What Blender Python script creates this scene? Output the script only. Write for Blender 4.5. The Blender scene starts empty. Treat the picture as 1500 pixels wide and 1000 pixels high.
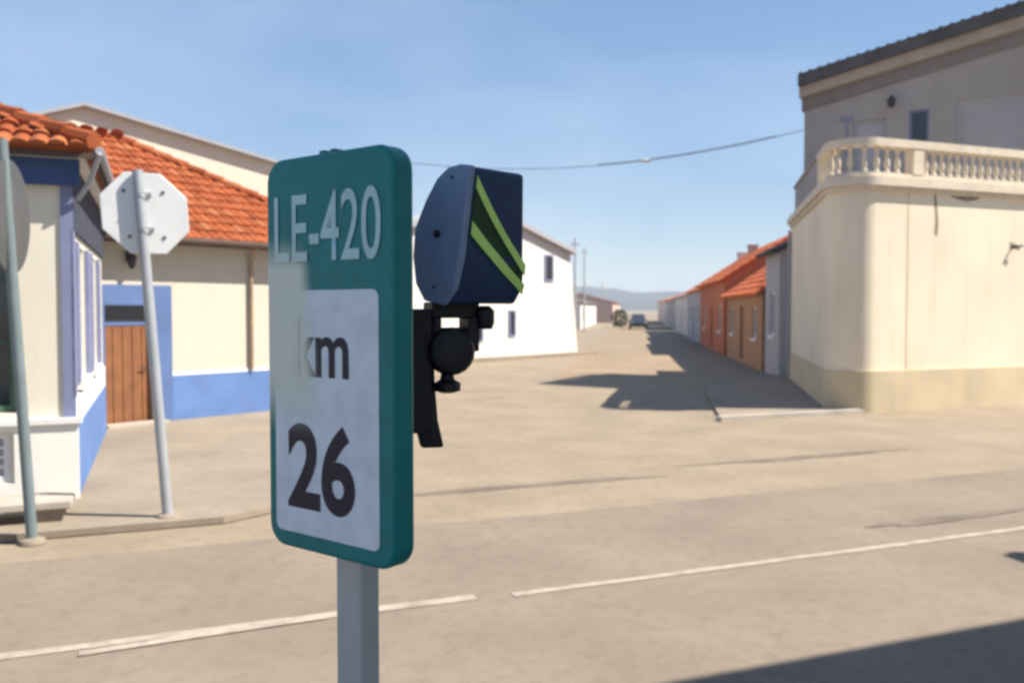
import bpy, bmesh, math, random
from mathutils import Vector, Matrix
random.seed(7)
R = math.radians
scene = bpy.context.scene
COL = scene.collection

# ---------------------------------------------------------------- camera, world, sun, exposure
cam_d = bpy.data.cameras.new('camera')
cam = bpy.data.objects.new('camera', cam_d); COL.objects.link(cam)
cam.location = (0, 0, 2.0)
cam.rotation_euler = (R(90 - 2.1), 0, 0)
cam_d.sensor_width = 36.0
cam_d.lens = 31.2
cam_d.clip_start = 0.05
cam_d.clip_end = 20000
cam_d.dof.use_dof = True
cam_d.dof.focus_distance = 1.75
cam_d.dof.aperture_fstop = 5.0
scene.camera = cam

SUN_EL = R(50)
SH = Vector((0.994, -0.110, 0)).normalized()                 # horizontal direction towards the sun
SDIR = Vector((SH.x*math.cos(SUN_EL), SH.y*math.cos(SUN_EL), math.sin(SUN_EL)))
world = bpy.data.worlds.new('World'); scene.world = world
world.use_nodes = True
nt = world.node_tree
for n in list(nt.nodes): nt.nodes.remove(n)
wo = nt.nodes.new('ShaderNodeOutputWorld'); bg = nt.nodes.new('ShaderNodeBackground')
sky = nt.nodes.new('ShaderNodeTexSky'); sky.sky_type = 'NISHITA'; sky.sun_disc = False
sky.sun_elevation = SUN_EL; sky.sun_rotation = math.atan2(SH.x, SH.y)
sky.altitude = 800; sky.air_density = 1.0; sky.dust_density = 0.1; sky.ozone_density = 4.0
bg.inputs['Strength'].default_value = 0.185
gm = nt.nodes.new('ShaderNodeGamma'); gm.inputs['Gamma'].default_value = 0.48
hs = nt.nodes.new('ShaderNodeHueSaturation'); hs.inputs['Saturation'].default_value = 1.58; hs.inputs['Hue'].default_value = 0.508
nt.links.new(sky.outputs[0], gm.inputs[0]); nt.links.new(gm.outputs[0], hs.inputs['Color']); # thin high cloud, everywhere in the sky
wt = nt.nodes.new('ShaderNodeTexCoord'); wm = nt.nodes.new('ShaderNodeMapping'); wm.inputs['Scale'].default_value = (1.6, 1.6, 4.5); wm.inputs['Rotation'].default_value = (0, R(14), R(20))
wn = nt.nodes.new('ShaderNodeTexNoise'); wn.inputs['Scale'].default_value = 1.7; wn.inputs['Detail'].default_value = 5; wn.inputs['Roughness'].default_value = .5
wr = nt.nodes.new('ShaderNodeMapRange'); wr.inputs['From Min'].default_value = .42; wr.inputs['From Max'].default_value = .75; wr.inputs['To Max'].default_value = .15
wx = nt.nodes.new('ShaderNodeMix'); wx.data_type = 'RGBA'; wx.inputs[7].default_value = (3.6, 3.9, 4.2, 1)
nt.links.new(wt.outputs['Generated'], wm.inputs[0]); nt.links.new(wm.outputs[0], wn.inputs['Vector']); nt.links.new(wn.outputs['Fac'], wr.inputs['Value']); nt.links.new(wr.outputs[0], wx.inputs[0])
nt.links.new(hs.outputs[0], wx.inputs[6]); nt.links.new(wx.outputs[2], bg.inputs[0]); nt.links.new(bg.outputs[0], wo.inputs[0])

sun_d = bpy.data.lights.new('sun', 'SUN'); sun_d.energy = 5.0; sun_d.angle = R(0.5); sun_d.color = (1.0, 0.93, 0.82)
sun = bpy.data.objects.new('sun', sun_d); COL.objects.link(sun)
sun.rotation_euler = (-SDIR).to_track_quat('-Z', 'Y').to_euler(); sun.location = (20, -10, 40)

scene.render.engine = 'CYCLES'
scene.view_settings.view_transform = 'Standard'; scene.view_settings.look = 'None'
scene.view_settings.gamma = 1.0; scene.view_settings.exposure = 0.93
scene.view_settings.use_curve_mapping = False
try:
    scene.cycles.filter_width = 2.7
except Exception: pass

# ---------------------------------------------------------------- helpers
def V(*a): return Vector(a)
class MB:
    """collects shapes in world coordinates; build() links them as one mesh object"""
    def __init__(s): s.v = []; s.f = []
    def add(s, vs, fs):
        o = len(s.v); s.v += [Vector(p) for p in vs]; s.f += [[o+i for i in f] for f in fs]; return s
    def quad(s, a, b, c, d): return s.add([a, b, c, d], [[0, 1, 2, 3]])
    def obox(s, o, ax, ay, az):
        """box from a corner o and three edge vectors"""
        o, ax, ay, az = map(Vector, (o, ax, ay, az))
        p = [o, o+ax, o+ax+ay, o+ay]; p = p + [q+az for q in p]
        f = [[0, 3, 2, 1], [4, 5, 6, 7], [0, 1, 5, 4], [1, 2, 6, 5], [2, 3, 7, 6], [3, 0, 4, 7]]
        if ax.cross(ay).dot(az) < 0: f = [x[::-1] for x in f]
        return s.add(p, f)
    def prism(s, pts, ext):
        """polygon of 3-D points extruded by the vector ext"""
        pts = [Vector(p) for p in pts]; ext = Vector(ext); n = len(pts)
        nrm = Vector((0, 0, 0))
        for i in range(n):
            a, b = pts[i], pts[(i+1) % n]; nrm += (a-pts[0]).cross(b-pts[0])
        if nrm.dot(ext) > 0: pts = pts[::-1]
        f = [list(range(n)), [n+i for i in range(n)][::-1]]
        for i in range(n): j = (i+1) % n; f.append([i, n+i, n+j, j])
        return s.add(pts+[p+ext for p in pts], f)
    def tube(s, path, r, seg=10, cap=True):
        path = [Vector(p) for p in path]; rs = r if isinstance(r, (list, tuple)) else [r]*len(path)
        vs = []; fs = []; ref = None
        for i, p in enumerate(path):
            t = (path[min(i+1, len(path)-1)]-path[max(i-1, 0)]).normalized()
            if ref is None:
                ref = Vector((0, 0, 1)) if abs(t.z) < .9 else Vector((1, 0, 0))
            a = t.cross(ref).normalized(); b = t.cross(a).normalized(); ref = b.cross(t) if abs(b.cross(t).dot(ref)) > 2 else ref
            for k in range(seg):
                w = 2*math.pi*k/seg; vs.append(p+(a*math.cos(w)+b*math.sin(w))*rs[i])
        for i in range(len(path)-1):
            for k in range(seg):
                k2 = (k+1) % seg
                fs.append([i*seg+k, i*seg+k2, (i+1)*seg+k2, (i+1)*seg+k])
        if cap:
            fs.append(list(range(seg))[::-1]); fs.append([(len(path)-1)*seg+k for k in range(seg)])
        return s.add(vs, fs)
    def lathe(s, c, prof, seg=12, axis=(0, 0, 1)):
        """prof: (radius, height) pairs along axis from c"""
        ax = Vector(axis).normalized(); c = Vector(c)
        return s.tube([c+ax*h for r, h in prof], [max(r, 1e-4) for r, h in prof], seg)
    def build(s, name, mat, parent=None, smooth=False, bevel=0, seg=2, shade=35):
        root = Vector((0, 0, 0)); p = parent
        if p is not None:
            while p.parent is not None: p = p.parent
            root = p.location.copy()
        me = bpy.data.meshes.new(name)
        me.from_pydata([tuple(q-root) for q in s.v], [], s.f); me.update()
        o = bpy.data.objects.new(name, me); COL.objects.link(o)
        if parent is not None: o.parent = parent
        if mat: me.materials.append(mat)
        bm = bmesh.new(); bm.from_mesh(me); bmesh.ops.recalc_face_normals(bm, faces=bm.faces) if smooth == 'fix' else None
        bm.to_mesh(me); bm.free()
        if smooth:
            for f in me.polygons: f.use_smooth = True
            try: me.set_sharp_from_angle(angle=R(shade))
            except Exception: pass
        if bevel:
            m = o.modifiers.new('bevel', 'BEVEL'); m.width = bevel; m.segments = seg; m.limit_method = 'ANGLE'; m.angle_limit = R(40)
        return o
def tag(o, label=None, cat=None, group=None, kind=None):
    if label: o['label'] = label
    if cat: o['category'] = cat
    if group: o['group'] = group
    if kind: o['kind'] = kind
    return o
def thing(name, loc, label, cat, group=None):
    o = bpy.data.objects.new(name, None); COL.objects.link(o); o.location = Vector(loc)
    o.empty_display_size = .2
    return tag(o, label, cat, group)
def link_copy(src, parent, loc, rotz=0):
    o = src.copy(); COL.objects.link(o); o.parent = parent; o.location = Vector(loc); o.rotation_euler = (0, 0, rotz); return o

# ---------------------------------------------------------------- materials
def srgb(r, g, b):
    f = lambda c: (c/255/12.92) if c/255 <= .04045 else ((c/255+.055)/1.055)**2.4
    return (f(r), f(g), f(b))
def pmat(name, col, rough=.85, var=.14, scale=1.2, fine=28, bump=.25, bdist=.01, streak=0, scol=None, metal=0, spec=.35, spots=0, grit=0, crack=0, island=0):
    m = bpy.data.materials.new(name); m.use_nodes = True; t = m.node_tree; N = t.nodes; L = t.links
    b = N['Principled BSDF']; b.inputs['Roughness'].default_value = rough; b.inputs['Metallic'].default_value = metal
    b.inputs['Specular IOR Level'].default_value = spec
    tc = N.new('ShaderNodeTexCoord')
    geo = N.new('ShaderNodeNewGeometry')
    def noise(sc, det=4, vec=None):
        n = N.new('ShaderNodeTexNoise'); n.inputs['Scale'].default_value = sc; n.inputs['Detail'].default_value = det
        L.new(vec or geo.outputs['Position'], n.inputs['Vector']); return n.outputs['Fac']
    def ramp(fac, lo, hi, a=(0, 0, 0), c=(1, 1, 1)):
        r = N.new('ShaderNodeMapRange'); r.inputs['From Min'].default_value = lo; r.inputs['From Max'].default_value = hi
        L.new(fac, r.inputs['Value']); return r.outputs['Result']
    def mix(fac, a, c):
        x = N.new('ShaderNodeMix'); x.data_type = 'RGBA'
        if isinstance(fac, float): x.inputs[0].default_value = fac
        else: L.new(fac, x.inputs[0])
        for sock, val in ((x.inputs[6], a), (x.inputs[7], c)):
            if isinstance(val, tuple): sock.default_value = (*val, 1)
            else: L.new(val, sock)
        return x.outputs[2]
    d = tuple(max(0, c*(1-var)) for c in col); h = tuple(min(1, c*(1+var)) for c in col)
    c = mix(ramp(noise(scale, 5), .32, .68), d, h)
    d2 = tuple(x*(1-var*.6) for x in col)
    ff = N.new('ShaderNodeMath'); ff.operation = 'MULTIPLY'; ff.inputs[1].default_value = .45
    L.new(ramp(noise(fine, 6), .4, .75), ff.inputs[0])
    c = mix(ff.outputs[0], c, d2)
    if streak:
        mp = N.new('ShaderNodeMapping'); mp.inputs['Scale'].default_value = (2.2, 2.2, .22); L.new(geo.outputs['Position'], mp.inputs['Vector'])
        sm = N.new('ShaderNodeMath'); sm.operation = 'MULTIPLY'; sm.inputs[1].default_value = streak
        L.new(ramp(noise(1.6, 6, mp.outputs[0]), .5, .8), sm.inputs[0])
        c = mix(sm.outputs[0], c, scol or tuple(x*.5 for x in col))
    if spots:
        sm = N.new('ShaderNodeMath'); sm.operation = 'MULTIPLY'; sm.inputs[1].default_value = spots
        L.new(ramp(noise(scale*.35, 7), .55, .72), sm.inputs[0])
        c = mix(sm.outputs[0], c, scol or tuple(x*.6 for x in col))
    if island:
        r1_ = N.new('ShaderNodeMapRange'); r1_.inputs['From Min'].default_value = .55; r1_.inputs['From Max'].default_value = 1.0; r1_.inputs['To Max'].default_value = island
        L.new(geo.outputs['Random Per Island'], r1_.inputs['Value']); c = mix(r1_.outputs['Result'], c, tuple(x*.62 for x in col))
        r2_ = N.new('ShaderNodeMapRange'); r2_.inputs['From Min'].default_value = .35; r2_.inputs['From Max'].default_value = .0; r2_.inputs['To Max'].default_value = island*.8
        L.new(geo.outputs['Random Per Island'], r2_.inputs['Value']); c = mix(r2_.outputs['Result'], c, (min(1, col[0]*1.25), col[1]*1.9, col[2]*2.4))
    if grit:
        n_ = N.new('ShaderNodeTexNoise'); n_.inputs['Scale'].default_value = 7; n_.inputs['Detail'].default_value = 9; n_.inputs['Roughness'].default_value = .72
        L.new(geo.outputs['Position'], n_.inputs['Vector'])
        sm = N.new('ShaderNodeMath'); sm.operation = 'MULTIPLY'; sm.inputs[1].default_value = grit
        L.new(ramp(n_.outputs['Fac'], .47, .72), sm.inputs[0]); c = mix(sm.outputs[0], c, tuple(x*.55 for x in col))
        n_ = N.new('ShaderNodeTexNoise'); n_.inputs['Scale'].default_value = 13; n_.inputs['Detail'].default_value = 8; n_.inputs['Roughness'].default_value = .75
        L.new(geo.outputs['Position'], n_.inputs['Vector'])
        sm = N.new('ShaderNodeMath'); sm.operation = 'MULTIPLY'; sm.inputs[1].default_value = grit*.8
        L.new(ramp(n_.outputs['Fac'], .55, .75), sm.inputs[0]); c = mix(sm.outputs[0], c, tuple(min(1, x*1.35) for x in col))
    if crack:
        nd = N.new('ShaderNodeTexNoise'); nd.inputs['Scale'].default_value = 1.1; nd.inputs['Detail'].default_value = 6; L.new(geo.outputs['Position'], nd.inputs['Vector'])
        va = N.new('ShaderNodeVectorMath'); va.operation = 'MULTIPLY_ADD'; va.inputs[1].default_value = (1.2, 1.2, 1.2)
        L.new(nd.outputs['Color'], va.inputs[0]); L.new(geo.outputs['Position'], va.inputs[2])
        vo = N.new('ShaderNodeTexVoronoi'); vo.feature = 'DISTANCE_TO_EDGE'; vo.inputs['Scale'].default_value = .33; L.new(va.outputs[0], vo.inputs['Vector'])
        r2 = N.new('ShaderNodeMapRange'); r2.inputs['From Min'].default_value = .010; r2.inputs['From Max'].default_value = .0; L.new(vo.outputs['Distance'], r2.inputs['Value'])
        sm = N.new('ShaderNodeMath'); sm.operation = 'MULTIPLY'; sm.inputs[1].default_value = crack; L.new(r2.outputs['Result'], sm.inputs[0])
        gate = N.new('ShaderNodeMath'); gate.operation = 'MULTIPLY'; L.new(sm.outputs[0], gate.inputs[0]); L.new(ramp(noise(.23, 3), .45, .6), gate.inputs[1])
        c = mix(gate.outputs[0], c, tuple(x*.4 for x in col))
    L.new(c, b.inputs['Base Color'])
    if bump:
        bp = N.new('ShaderNodeBump'); bp.inputs['Strength'].default_value = bump; bp.inputs['Distance'].default_value = bdist
        L.new(noise(fine*1.7, 5), bp.inputs['Height']); L.new(bp.outputs[0], b.inputs['Normal'])
    return m
def glass(name, col=(.03, .04, .05)):
    m = pmat(name, col, rough=.08, var=.1, bump=0, spec=.6); return m
M = {}
M['ground'] = pmat('sandy_ground', (.285, .228, .165), var=.13, scale=.9, fine=34, bump=.3, bdist=.006, spots=.45, scol=(.215, .17, .122), spec=.2, grit=.45)
M['road'] = pmat('faded_asphalt', (.236, .193, .149), var=.12, scale=.8, fine=55, bump=.35, bdist=.006, spots=.4, scol=(.185, .155, .125), spec=.2, grit=.45, crack=.22)
M['side_road'] = pmat('dusty_road', (.29, .22, .15), var=.14, scale=.4, fine=14, bump=.2, spots=.4, scol=(.235, .18, .125), spec=.2, grit=.4)
M['patch'] = pmat('tar_patch', (.185, .15, .115), var=.2, scale=2, fine=30, spec=.2)
M['paint'] = pmat('worn_paint', (.40, .345, .28), var=.12, scale=6, fine=20, spots=.95, scol=(.25, .20, .155), spec=.2, grit=.8)
M['pavement'] = pmat('pavement_concrete', (.285, .235, .18), var=.14, scale=.8, fine=16, spots=.35, spec=.2, grit=.45)
M['kerb'] = pmat('kerb_concrete', (.43, .385, .325), var=.12, scale=2, fine=20, spec=.2)
M['cream'] = pmat('cream_render', (.70, .66, .55), var=.05, scale=.8, streak=.22, scol=(.50, .46, .36), spec=.15)
M['cream2'] = pmat('ivory_render', (.56, .515, .43), var=.05, scale=.7, streak=.2, scol=(.43, .38, .30), spec=.15)
M['gable'] = pmat('pale_gable_render', (.70, .61, .49), var=.05, scale=.5, streak=.15, scol=(.5, .42, .32), spec=.15)
M['white'] = pmat('white_render', (.66, .645, .61), var=.05, scale=.6, streak=.15, scol=(.56, .53, .48), spec=.15)
M['white_front'] = pmat('white_front_render', (.80, .78, .73), var=.05, scale=.8, streak=.2, scol=(.62, .58, .5), spec=.15)
M['white_trim'] = pmat('white_trim', (.74, .73, .72), var=.06, scale=3, bump=.1, spec=.3)
M['blue'] = pmat('blue_plinth_paint', (.115, .20, .42), var=.12, scale=1.4, streak=.2, scol=(.16, .22, .36), spec=.25)
M['blue2'] = pmat('grey_blue_surround', (.105, .165, .34), var=.12, scale=1.6, spec=.25)
M['navy'] = pmat('navy_cornice_paint', (.05, .09, .22), var=.12, scale=2, bump=.1, spec=.25)
M['roof'] = pmat('terracotta_tile', (.35, .092, .032), var=.2, scale=2.2, fine=7, bump=.2, spots=.35, scol=(.26, .10, .05), spec=.2, island=.75)
M['roof_far'] = pmat('terracotta_tile_far', (.60, .155, .06), var=.2, scale=.8, fine=7, spots=.3, scol=(.44, .13, .06), spec=.2, island=.4)
M['roof_dark'] = pmat('dark_roof_tile', (.085, .085, .09), var=.25, scale=2, fine=12, spec=.25)
M['wood'] = pmat('brown_door_wood', (.24, .10, .042), var=.2, scale=3, fine=18, streak=.4, scol=(.2, .07, .03), spec=.35, rough=.6)
M['dark'] = pmat('dark_gap', (.03, .03, .035), var=.2, bump=0)
M['eave_shade'] = pmat('painted_eave_shade', (.055, .06, .085), var=.15, scale=2, spec=.2)  # slate blue with the shade under the eave painted in
M['eave'] = pmat('dark_eave_timber', (.10, .065, .05), var=.2, scale=3)
M['gutter'] = pmat('brown_pipe', (.34, .25, .17), var=.15, scale=3, rough=.5)
M['glass'] = glass('dark_window_glass')
M['shutter'] = pmat('grey_violet_shutter', (.20, .22, .36), var=.1, scale=3)
M['green_frame'] = pmat('green_frame_paint', (.06, .12, .08), var=.1, scale=4)
M['terrace'] = pmat('terrace_render', (.80, .71, .55), var=.07, scale=.6, streak=.3, scol=(.54, .44, .30), spots=.3, spec=.15)
M['plinth_y'] = pmat('sandy_plinth', (.60, .50, .34), var=.12, scale=.9, streak=.25, spots=.4, scol=(.40, .33, .22), spec=.15)
M['stone'] = pmat('balustrade_stone', (.66, .58, .46), var=.1, scale=4, streak=.25, scol=(.4, .34, .26), spec=.15)
M['housegrey'] = pmat('mauve_grey_render', (.32, .30, .29), var=.08, scale=.7, streak=.35, scol=(.23, .21, .20), spec=.15)
M['bandtan'] = pmat('tan_cornice', (.36, .31, .255), var=.12, scale=2, streak=.2, spec=.15)
M['bandgrey'] = pmat('dark_cornice', (.20, .175, .165), var=.12, scale=2, spec=.15)
M['blind'] = pmat('pale_blind', (.36, .36, .385), var=.06, scale=2, spec=.3)
M['galv'] = pmat('galvanised_post', (.46, .48, .50), var=.08, scale=6, fine=40, bump=.06, rough=.45, metal=.35, spec=.5)
M['signback'] = pmat('sign_back_aluminium', (.74, .75, .74), var=.05, scale=4, bump=.05, rough=.4, metal=.25, spec=.5)
M['polepale'] = pmat('pale_steel_pole', (.36, .38, .41), var=.07, scale=5, bump=.05, rough=.45, metal=.2, spec=.5)
M['signgrey'] = pmat('dull_sign_back', (.085, .085, .083), var=.12, scale=4, bump=.05, rough=.5, spec=.5)
M['polegrey'] = pmat('teal_grey_pole', (.15, .19, .20), var=.1, scale=5, bump=.05, rough=.5, spec=.4)
M['ochre'] = pmat('ochre_brown_render', (.42, .235, .135), var=.1, scale=.5, streak=.25, spec=.15)
M['pink'] = pmat('pinkish_render', (.55, .40, .33), var=.08, scale=.5, streak=.2, spec=.15)
M['terracotta_wall'] = pmat('terracotta_render', (.52, .17, .085), var=.12, scale=.5, streak=.25, spec=.15)
M['farwhite'] = pmat('far_white_render', (.66, .62, .58), var=.06, scale=.5, streak=.15, spec=.15)
M['fargrey'] = pmat('far_grey_render', (.42, .40, .41), var=.08, scale=.5, streak=.15, spec=.15)
M['hill'] = pmat('hill_scrub', (.075, .085, .08), var=.35, scale=.004, fine=.05, bump=0, spec=.1)
M['pole_wood'] = pmat('weathered_pole', (.42, .41, .41), var=.12, scale=3)
M['cable'] = pmat('black_cable', (.07, .07, .08), var=.1, bump=0)
M['iron'] = pmat('black_iron', (.025, .025, .03), var=.15, bump=0, rough=.5)
M['lens'] = pmat('milky_lamp_glass', (.55, .53, .47), var=.05, bump=0, rough=.25)
M['carpaint'] = pmat('dark_car_paint', (.03, .035, .045), var=.05, bump=0, rough=.25, spec=.6)
M['rubber'] = pmat('black_rubber', (.02, .02, .022), var=.15, bump=.1, rough=.75)
M['leaf'] = pmat('shrub_leaf', (.055, .075, .03), var=.4, scale=4, bump=0, spec=.2)
M['slate_plastic'] = pmat('slate_plastic', (.20, .265, .41), var=.05, scale=30, fine=300, bump=.06, bdist=.0005, rough=.42, spec=.5)
M['navy_plastic'] = pmat('navy_plastic', (.013, .04, .11), var=.1, scale=25, fine=300, bump=.06, bdist=.0005, rough=.45, spec=.4)
M['lime'] = pmat('lime_stripe', (.55, .85, .22), var=.1, scale=30, bump=0, rough=.5)
M['darkgreen'] = pmat('dark_green_stripe', (.012, .05, .018), var=.1, scale=30, bump=0, rough=.5)
M['black_plastic'] = pmat('black_plastic', (.010, .010, .013), var=.15, scale=30, fine=250, bump=.08, bdist=.0005, rough=.5, spec=.4)

def sign_mat(name, col, glare=(.68, .71, .60), amount=1.0, rough=.3):
    """road-sign sheeting; pale reflected glare is painted into one irregular patch of its left strip (object x = across, z = up)"""
    m = bpy.data.materials.new(name); m.use_nodes = True; t = m.node_tree; N = t.nodes; L = t.links
    b = N['Principled BSDF']; b.inputs['Roughness'].default_value = rough; b.inputs['Specular IOR Level'].default_value = .25
    tc = N.new('ShaderNodeTexCoord'); sp = N.new('ShaderNodeSeparateXYZ'); L.new(tc.outputs['Object'], sp.inputs[0])
    nz = N.new('ShaderNodeTexNoise'); nz.inputs['Scale'].default_value = 11; nz.inputs['Detail'].default_value = 4; L.new(tc.outputs['Object'], nz.inputs['Vector'])
    def mth(op, a, c):
        x = N.new('ShaderNodeMath'); x.operation = op
        for i, q in enumerate((a, c)):
            if isinstance(q, (int, float)): x.inputs[i].default_value = q
            else: L.new(q, x.inputs[i])
        return x.outputs[0]
    def mr(v, a, c):
        r = N.new('ShaderNodeMapRange'); r.interpolation_type = 'SMOOTHSTEP'; r.inputs['From Min'].default_value = a; r.inputs['From Max'].default_value = c
        L.new(v, r.inputs['Value']); return r.outputs['Result']
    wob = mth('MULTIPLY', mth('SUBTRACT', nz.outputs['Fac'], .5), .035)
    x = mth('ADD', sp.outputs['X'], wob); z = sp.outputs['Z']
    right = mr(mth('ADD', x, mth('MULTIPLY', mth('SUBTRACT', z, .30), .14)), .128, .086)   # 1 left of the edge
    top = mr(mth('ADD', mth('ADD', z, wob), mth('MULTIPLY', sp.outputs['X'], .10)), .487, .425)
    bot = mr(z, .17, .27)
    mask = mth('MULTIPLY', mth('MULTIPLY', right, top), mth('MULTIPLY', bot, amount))  # weight of the painted glare over sheeting and letters
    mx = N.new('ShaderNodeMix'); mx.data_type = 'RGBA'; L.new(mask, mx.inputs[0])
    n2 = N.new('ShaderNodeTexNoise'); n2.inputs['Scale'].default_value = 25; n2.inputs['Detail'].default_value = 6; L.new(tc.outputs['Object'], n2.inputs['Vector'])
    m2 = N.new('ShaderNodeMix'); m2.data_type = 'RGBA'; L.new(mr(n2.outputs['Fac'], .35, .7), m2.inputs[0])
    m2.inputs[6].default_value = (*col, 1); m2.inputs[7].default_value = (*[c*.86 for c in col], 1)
    L.new(m2.outputs[2], mx.inputs[6]); mx.inputs[7].default_value = (*glare, 1); L.new(mx.outputs[2], b.inputs['Base Color'])
    return m
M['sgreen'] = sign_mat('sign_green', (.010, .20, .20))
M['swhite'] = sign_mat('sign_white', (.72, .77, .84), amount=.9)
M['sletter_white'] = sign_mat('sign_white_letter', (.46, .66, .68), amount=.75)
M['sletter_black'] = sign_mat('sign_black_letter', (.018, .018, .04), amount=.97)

# ---------------------------------------------------------------- ground plan: d runs along the main road, q across it (away from the camera)
d = V(.929, .371, 0).normalized(); q = V(-d.y, d.x, 0); g = V(.139, .990, 0).normalized(); UP = V(0, 0, 1)
e = V(.66, .75, 0).normalized()
def RP(t, p, z=0): return d*t + q*p + UP*z          # road coordinates
def nout(u): return V(u.y, -u.x, 0)                 # outward normal of a wall walked left to right seen from outside

def sheet(name, pts, z, mat, thick=0):
    mb = MB()
    if thick: mb.prism([V(p[0], p[1], z-thick) for p in pts], UP*thick)
    else: mb.add([V(p[0], p[1], z) for p in pts], [list(range(len(pts)))])
    o = mb.build(name, mat); o['kind'] = 'structure'
    for f in o.data.polygons:
        pass
    bm = bmesh.new(); bm.from_mesh(o.data); bmesh.ops.recalc_face_normals(bm, faces=bm.faces)
    for f in bm.faces:
        if len(bm.faces) == 1 and f.normal.z < 0: f.normal_flip()
    bm.to_mesh(o.data); bm.free()
    return o

sheet('ground', [(-4000, -600), (4000, -600), (4000, 6000), (-4000, 6000)], 0, M['ground'])
# main road with a slightly uneven far edge
far = []; rr = random.Random(3)
for i in range(61):
    t = -60+i*2.0; far.append(RP(t, 7.85+rr.uniform(-.07, .07)))
sheet('main_road', [tuple(p[:2]) for p in ([RP(-60, 2.62), RP(60, 2.62)]+far[::-1])], .004, M['road'])
# side street
sl = [(2.9+.14*(y-38)+rr.uniform(-.12, .12), y) for y in range(26, 400, 6)]
srr = [(4.3+.14*(y-19), y) for y in range(26, 400, 6)]
sheet('side_street', sl+srr[::-1], .005, M['side_road'])

def line(name, t0, t1, p0, p1, w, z=.009):
    mb = MB(); n = max(2, int((t1-t0)/.5)); r_ = random.Random(name+str(t0))
    L_ = []; 
    for i in range(n+1):
        k = i/n; t = t0+(t1-t0)*k; p = p0+(p1-p0)*k; ww = w*(1+r_.uniform(-.12, .12)); s = r_.uniform(-.01, .01)
        L_.append((RP(t, p-ww/2+s, z), RP(t, p+ww/2+s, z)))
    for a, b in zip(L_, L_[1:]): mb.quad(a[0], b[0], b[1], a[1])
    o = mb.build(name, M['paint']); o['kind'] = 'structure'; return o
line('road_marking', -30, 2.02, 5.93, 5.74, .10)
line('road_marking', -.45, 1.0, 5.63, 5.72, .085, .013)
line('road_marking', 2.28, 45, 5.69, 5.88, .085)
def blot(name, c, rt, rp, z, mat, seed, n=28):
    r_ = random.Random(seed); pts = []
    ph = [r_.uniform(0, 6.28) for _ in range(4)]
    for i in range(n):
        w = 2*math.pi*i/n; k = 1+.18*math.sin(3*w+ph[0])+.12*math.sin(5*w+ph[1])+.06*math.sin(9*w+ph[2])
        p = c+d*(rt*k*math.cos(w))+q*(rp*k*math.sin(w)); pts.append((p.x, p.y))
    return sheet(name, pts, z, mat)
blot('tar_patch', RP(7.0, 6.25), 1.0, .09, .010, M['patch'], 1)
blot('tar_patch', RP(8.1, 9.6), 1.6, .12, .004, M['patch'], 2)
blot('tar_patch', RP(3.6, 9.2), 1.9, .10, .004, M['patch'], 5)

# raised pavements
def kerb_path(name, pts, w=.16, h=.125):
    mb = MB()
    for a, b in zip(pts, pts[1:]):
        a, b = V(*a, 0), V(*b, 0); u = (b-a).normalized(); n = V(-u.y, u.x, 0)
        mb.obox(a, b-a, n*w, UP*h)
    return mb
# left pavement before the cottages
pl = [RP(-25, 8.6)[:2], RP(.55, 8.6)[:2], (-2.25, 8.75), (-2.0, 9.4), (-2.2, 10.4), (-3.0, 12.4), (-2.9, 14.2), (-1.8, 17.3), (-2.6, 19.5), (-9, 19), (-30, 16), (-36, 5)]
pav_l = sheet('pavement', [tuple(p) for p in pl], .07, M['pavement'], .06)
# right pavement round the terrace corner
pr = [(3.72, 15.70), tuple((V(3.72, 15.70, 0)+d*3.2)[:2]), (7.6, 18.2), (8.3, 25), (8.0, 26.5), (6.4, 26.2), (5.2, 23.5), (4.5, 20.5)]
pav_r = sheet('pavement', pr, .055, M['pavement'], .045)
kb = MB()
kpts = [tuple((V(3.72, 15.70, 0)+d*3.2)[:2]), (3.72, 15.70), (4.5, 20.5)]
for a, b in zip(kpts[:2], kpts[1:2]):
    a, b = V(*a, 0), V(*b, 0); u = (b-a).normalized(); n = V(-u.y, u.x, 0)*-1
    kb.obox(a-n*.003, b-a, n*.17, UP*.085)
kb.build('kerb', M['kerb'], pav_r)
# near pavement on which the kilometre sign stands
pav_n = sheet('pavement', [tuple(RP(t, p)[:2]) for t, p in ((-40, 2.5), (40, 2.5), (40, -3), (-40, -3))], .12, M['pavement'], .11)
kb = MB(); kb.obox(RP(-40, 2.5), d*80, q*.14, UP*.125); kb.build('kerb', M['kerb'], pav_n)

# ---------------------------------------------------------------- building helpers
def wall_panel(mb, P, u, L, z0, z1, openings=(), reveal=.16):
    """vertical wall of length L along u from P, with real openings (u0,u1,z0,z1) and reveals"""
    P = Vector(P); n = nout(u)
    us = sorted(set([0, L]+[o[0] for o in openings]+[o[1] for o in openings])); zs = sorted(set([z0, z1]+[o[2] for o in openings]+[o[3] for o in openings]))
    pt = lambda a, z, k=0: V(P.x, P.y, 0)+u*a+UP*z-n*k
    for i in range(len(us)-1):
        for j in range(len(zs)-1):
            cu, cz = (us[i]+us[i+1])/2, (zs[j]+zs[j+1])/2
            if any(o[0] < cu < o[1] and o[2] < cz < o[3] for o in openings): continue
            mb.quad(pt(us[i], zs[j]), pt(us[i+1], zs[j]), pt(us[i+1], zs[j+1]), pt(us[i], zs[j+1]))
    for a, b, c, e_ in openings:
        mb.quad(pt(a, c), pt(a, e_), pt(a, e_, reveal), pt(a, c, reveal))
        mb.quad(pt(b, c), pt(b, c, reveal), pt(b, e_, reveal), pt(b, e_))
        mb.quad(pt(a, e_), pt(b, e_), pt(b, e_, reveal), pt(a, e_, reveal))
        mb.quad(pt(a, c), pt(a, c, reveal), pt(b, c, reveal), pt(b, c))
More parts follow.
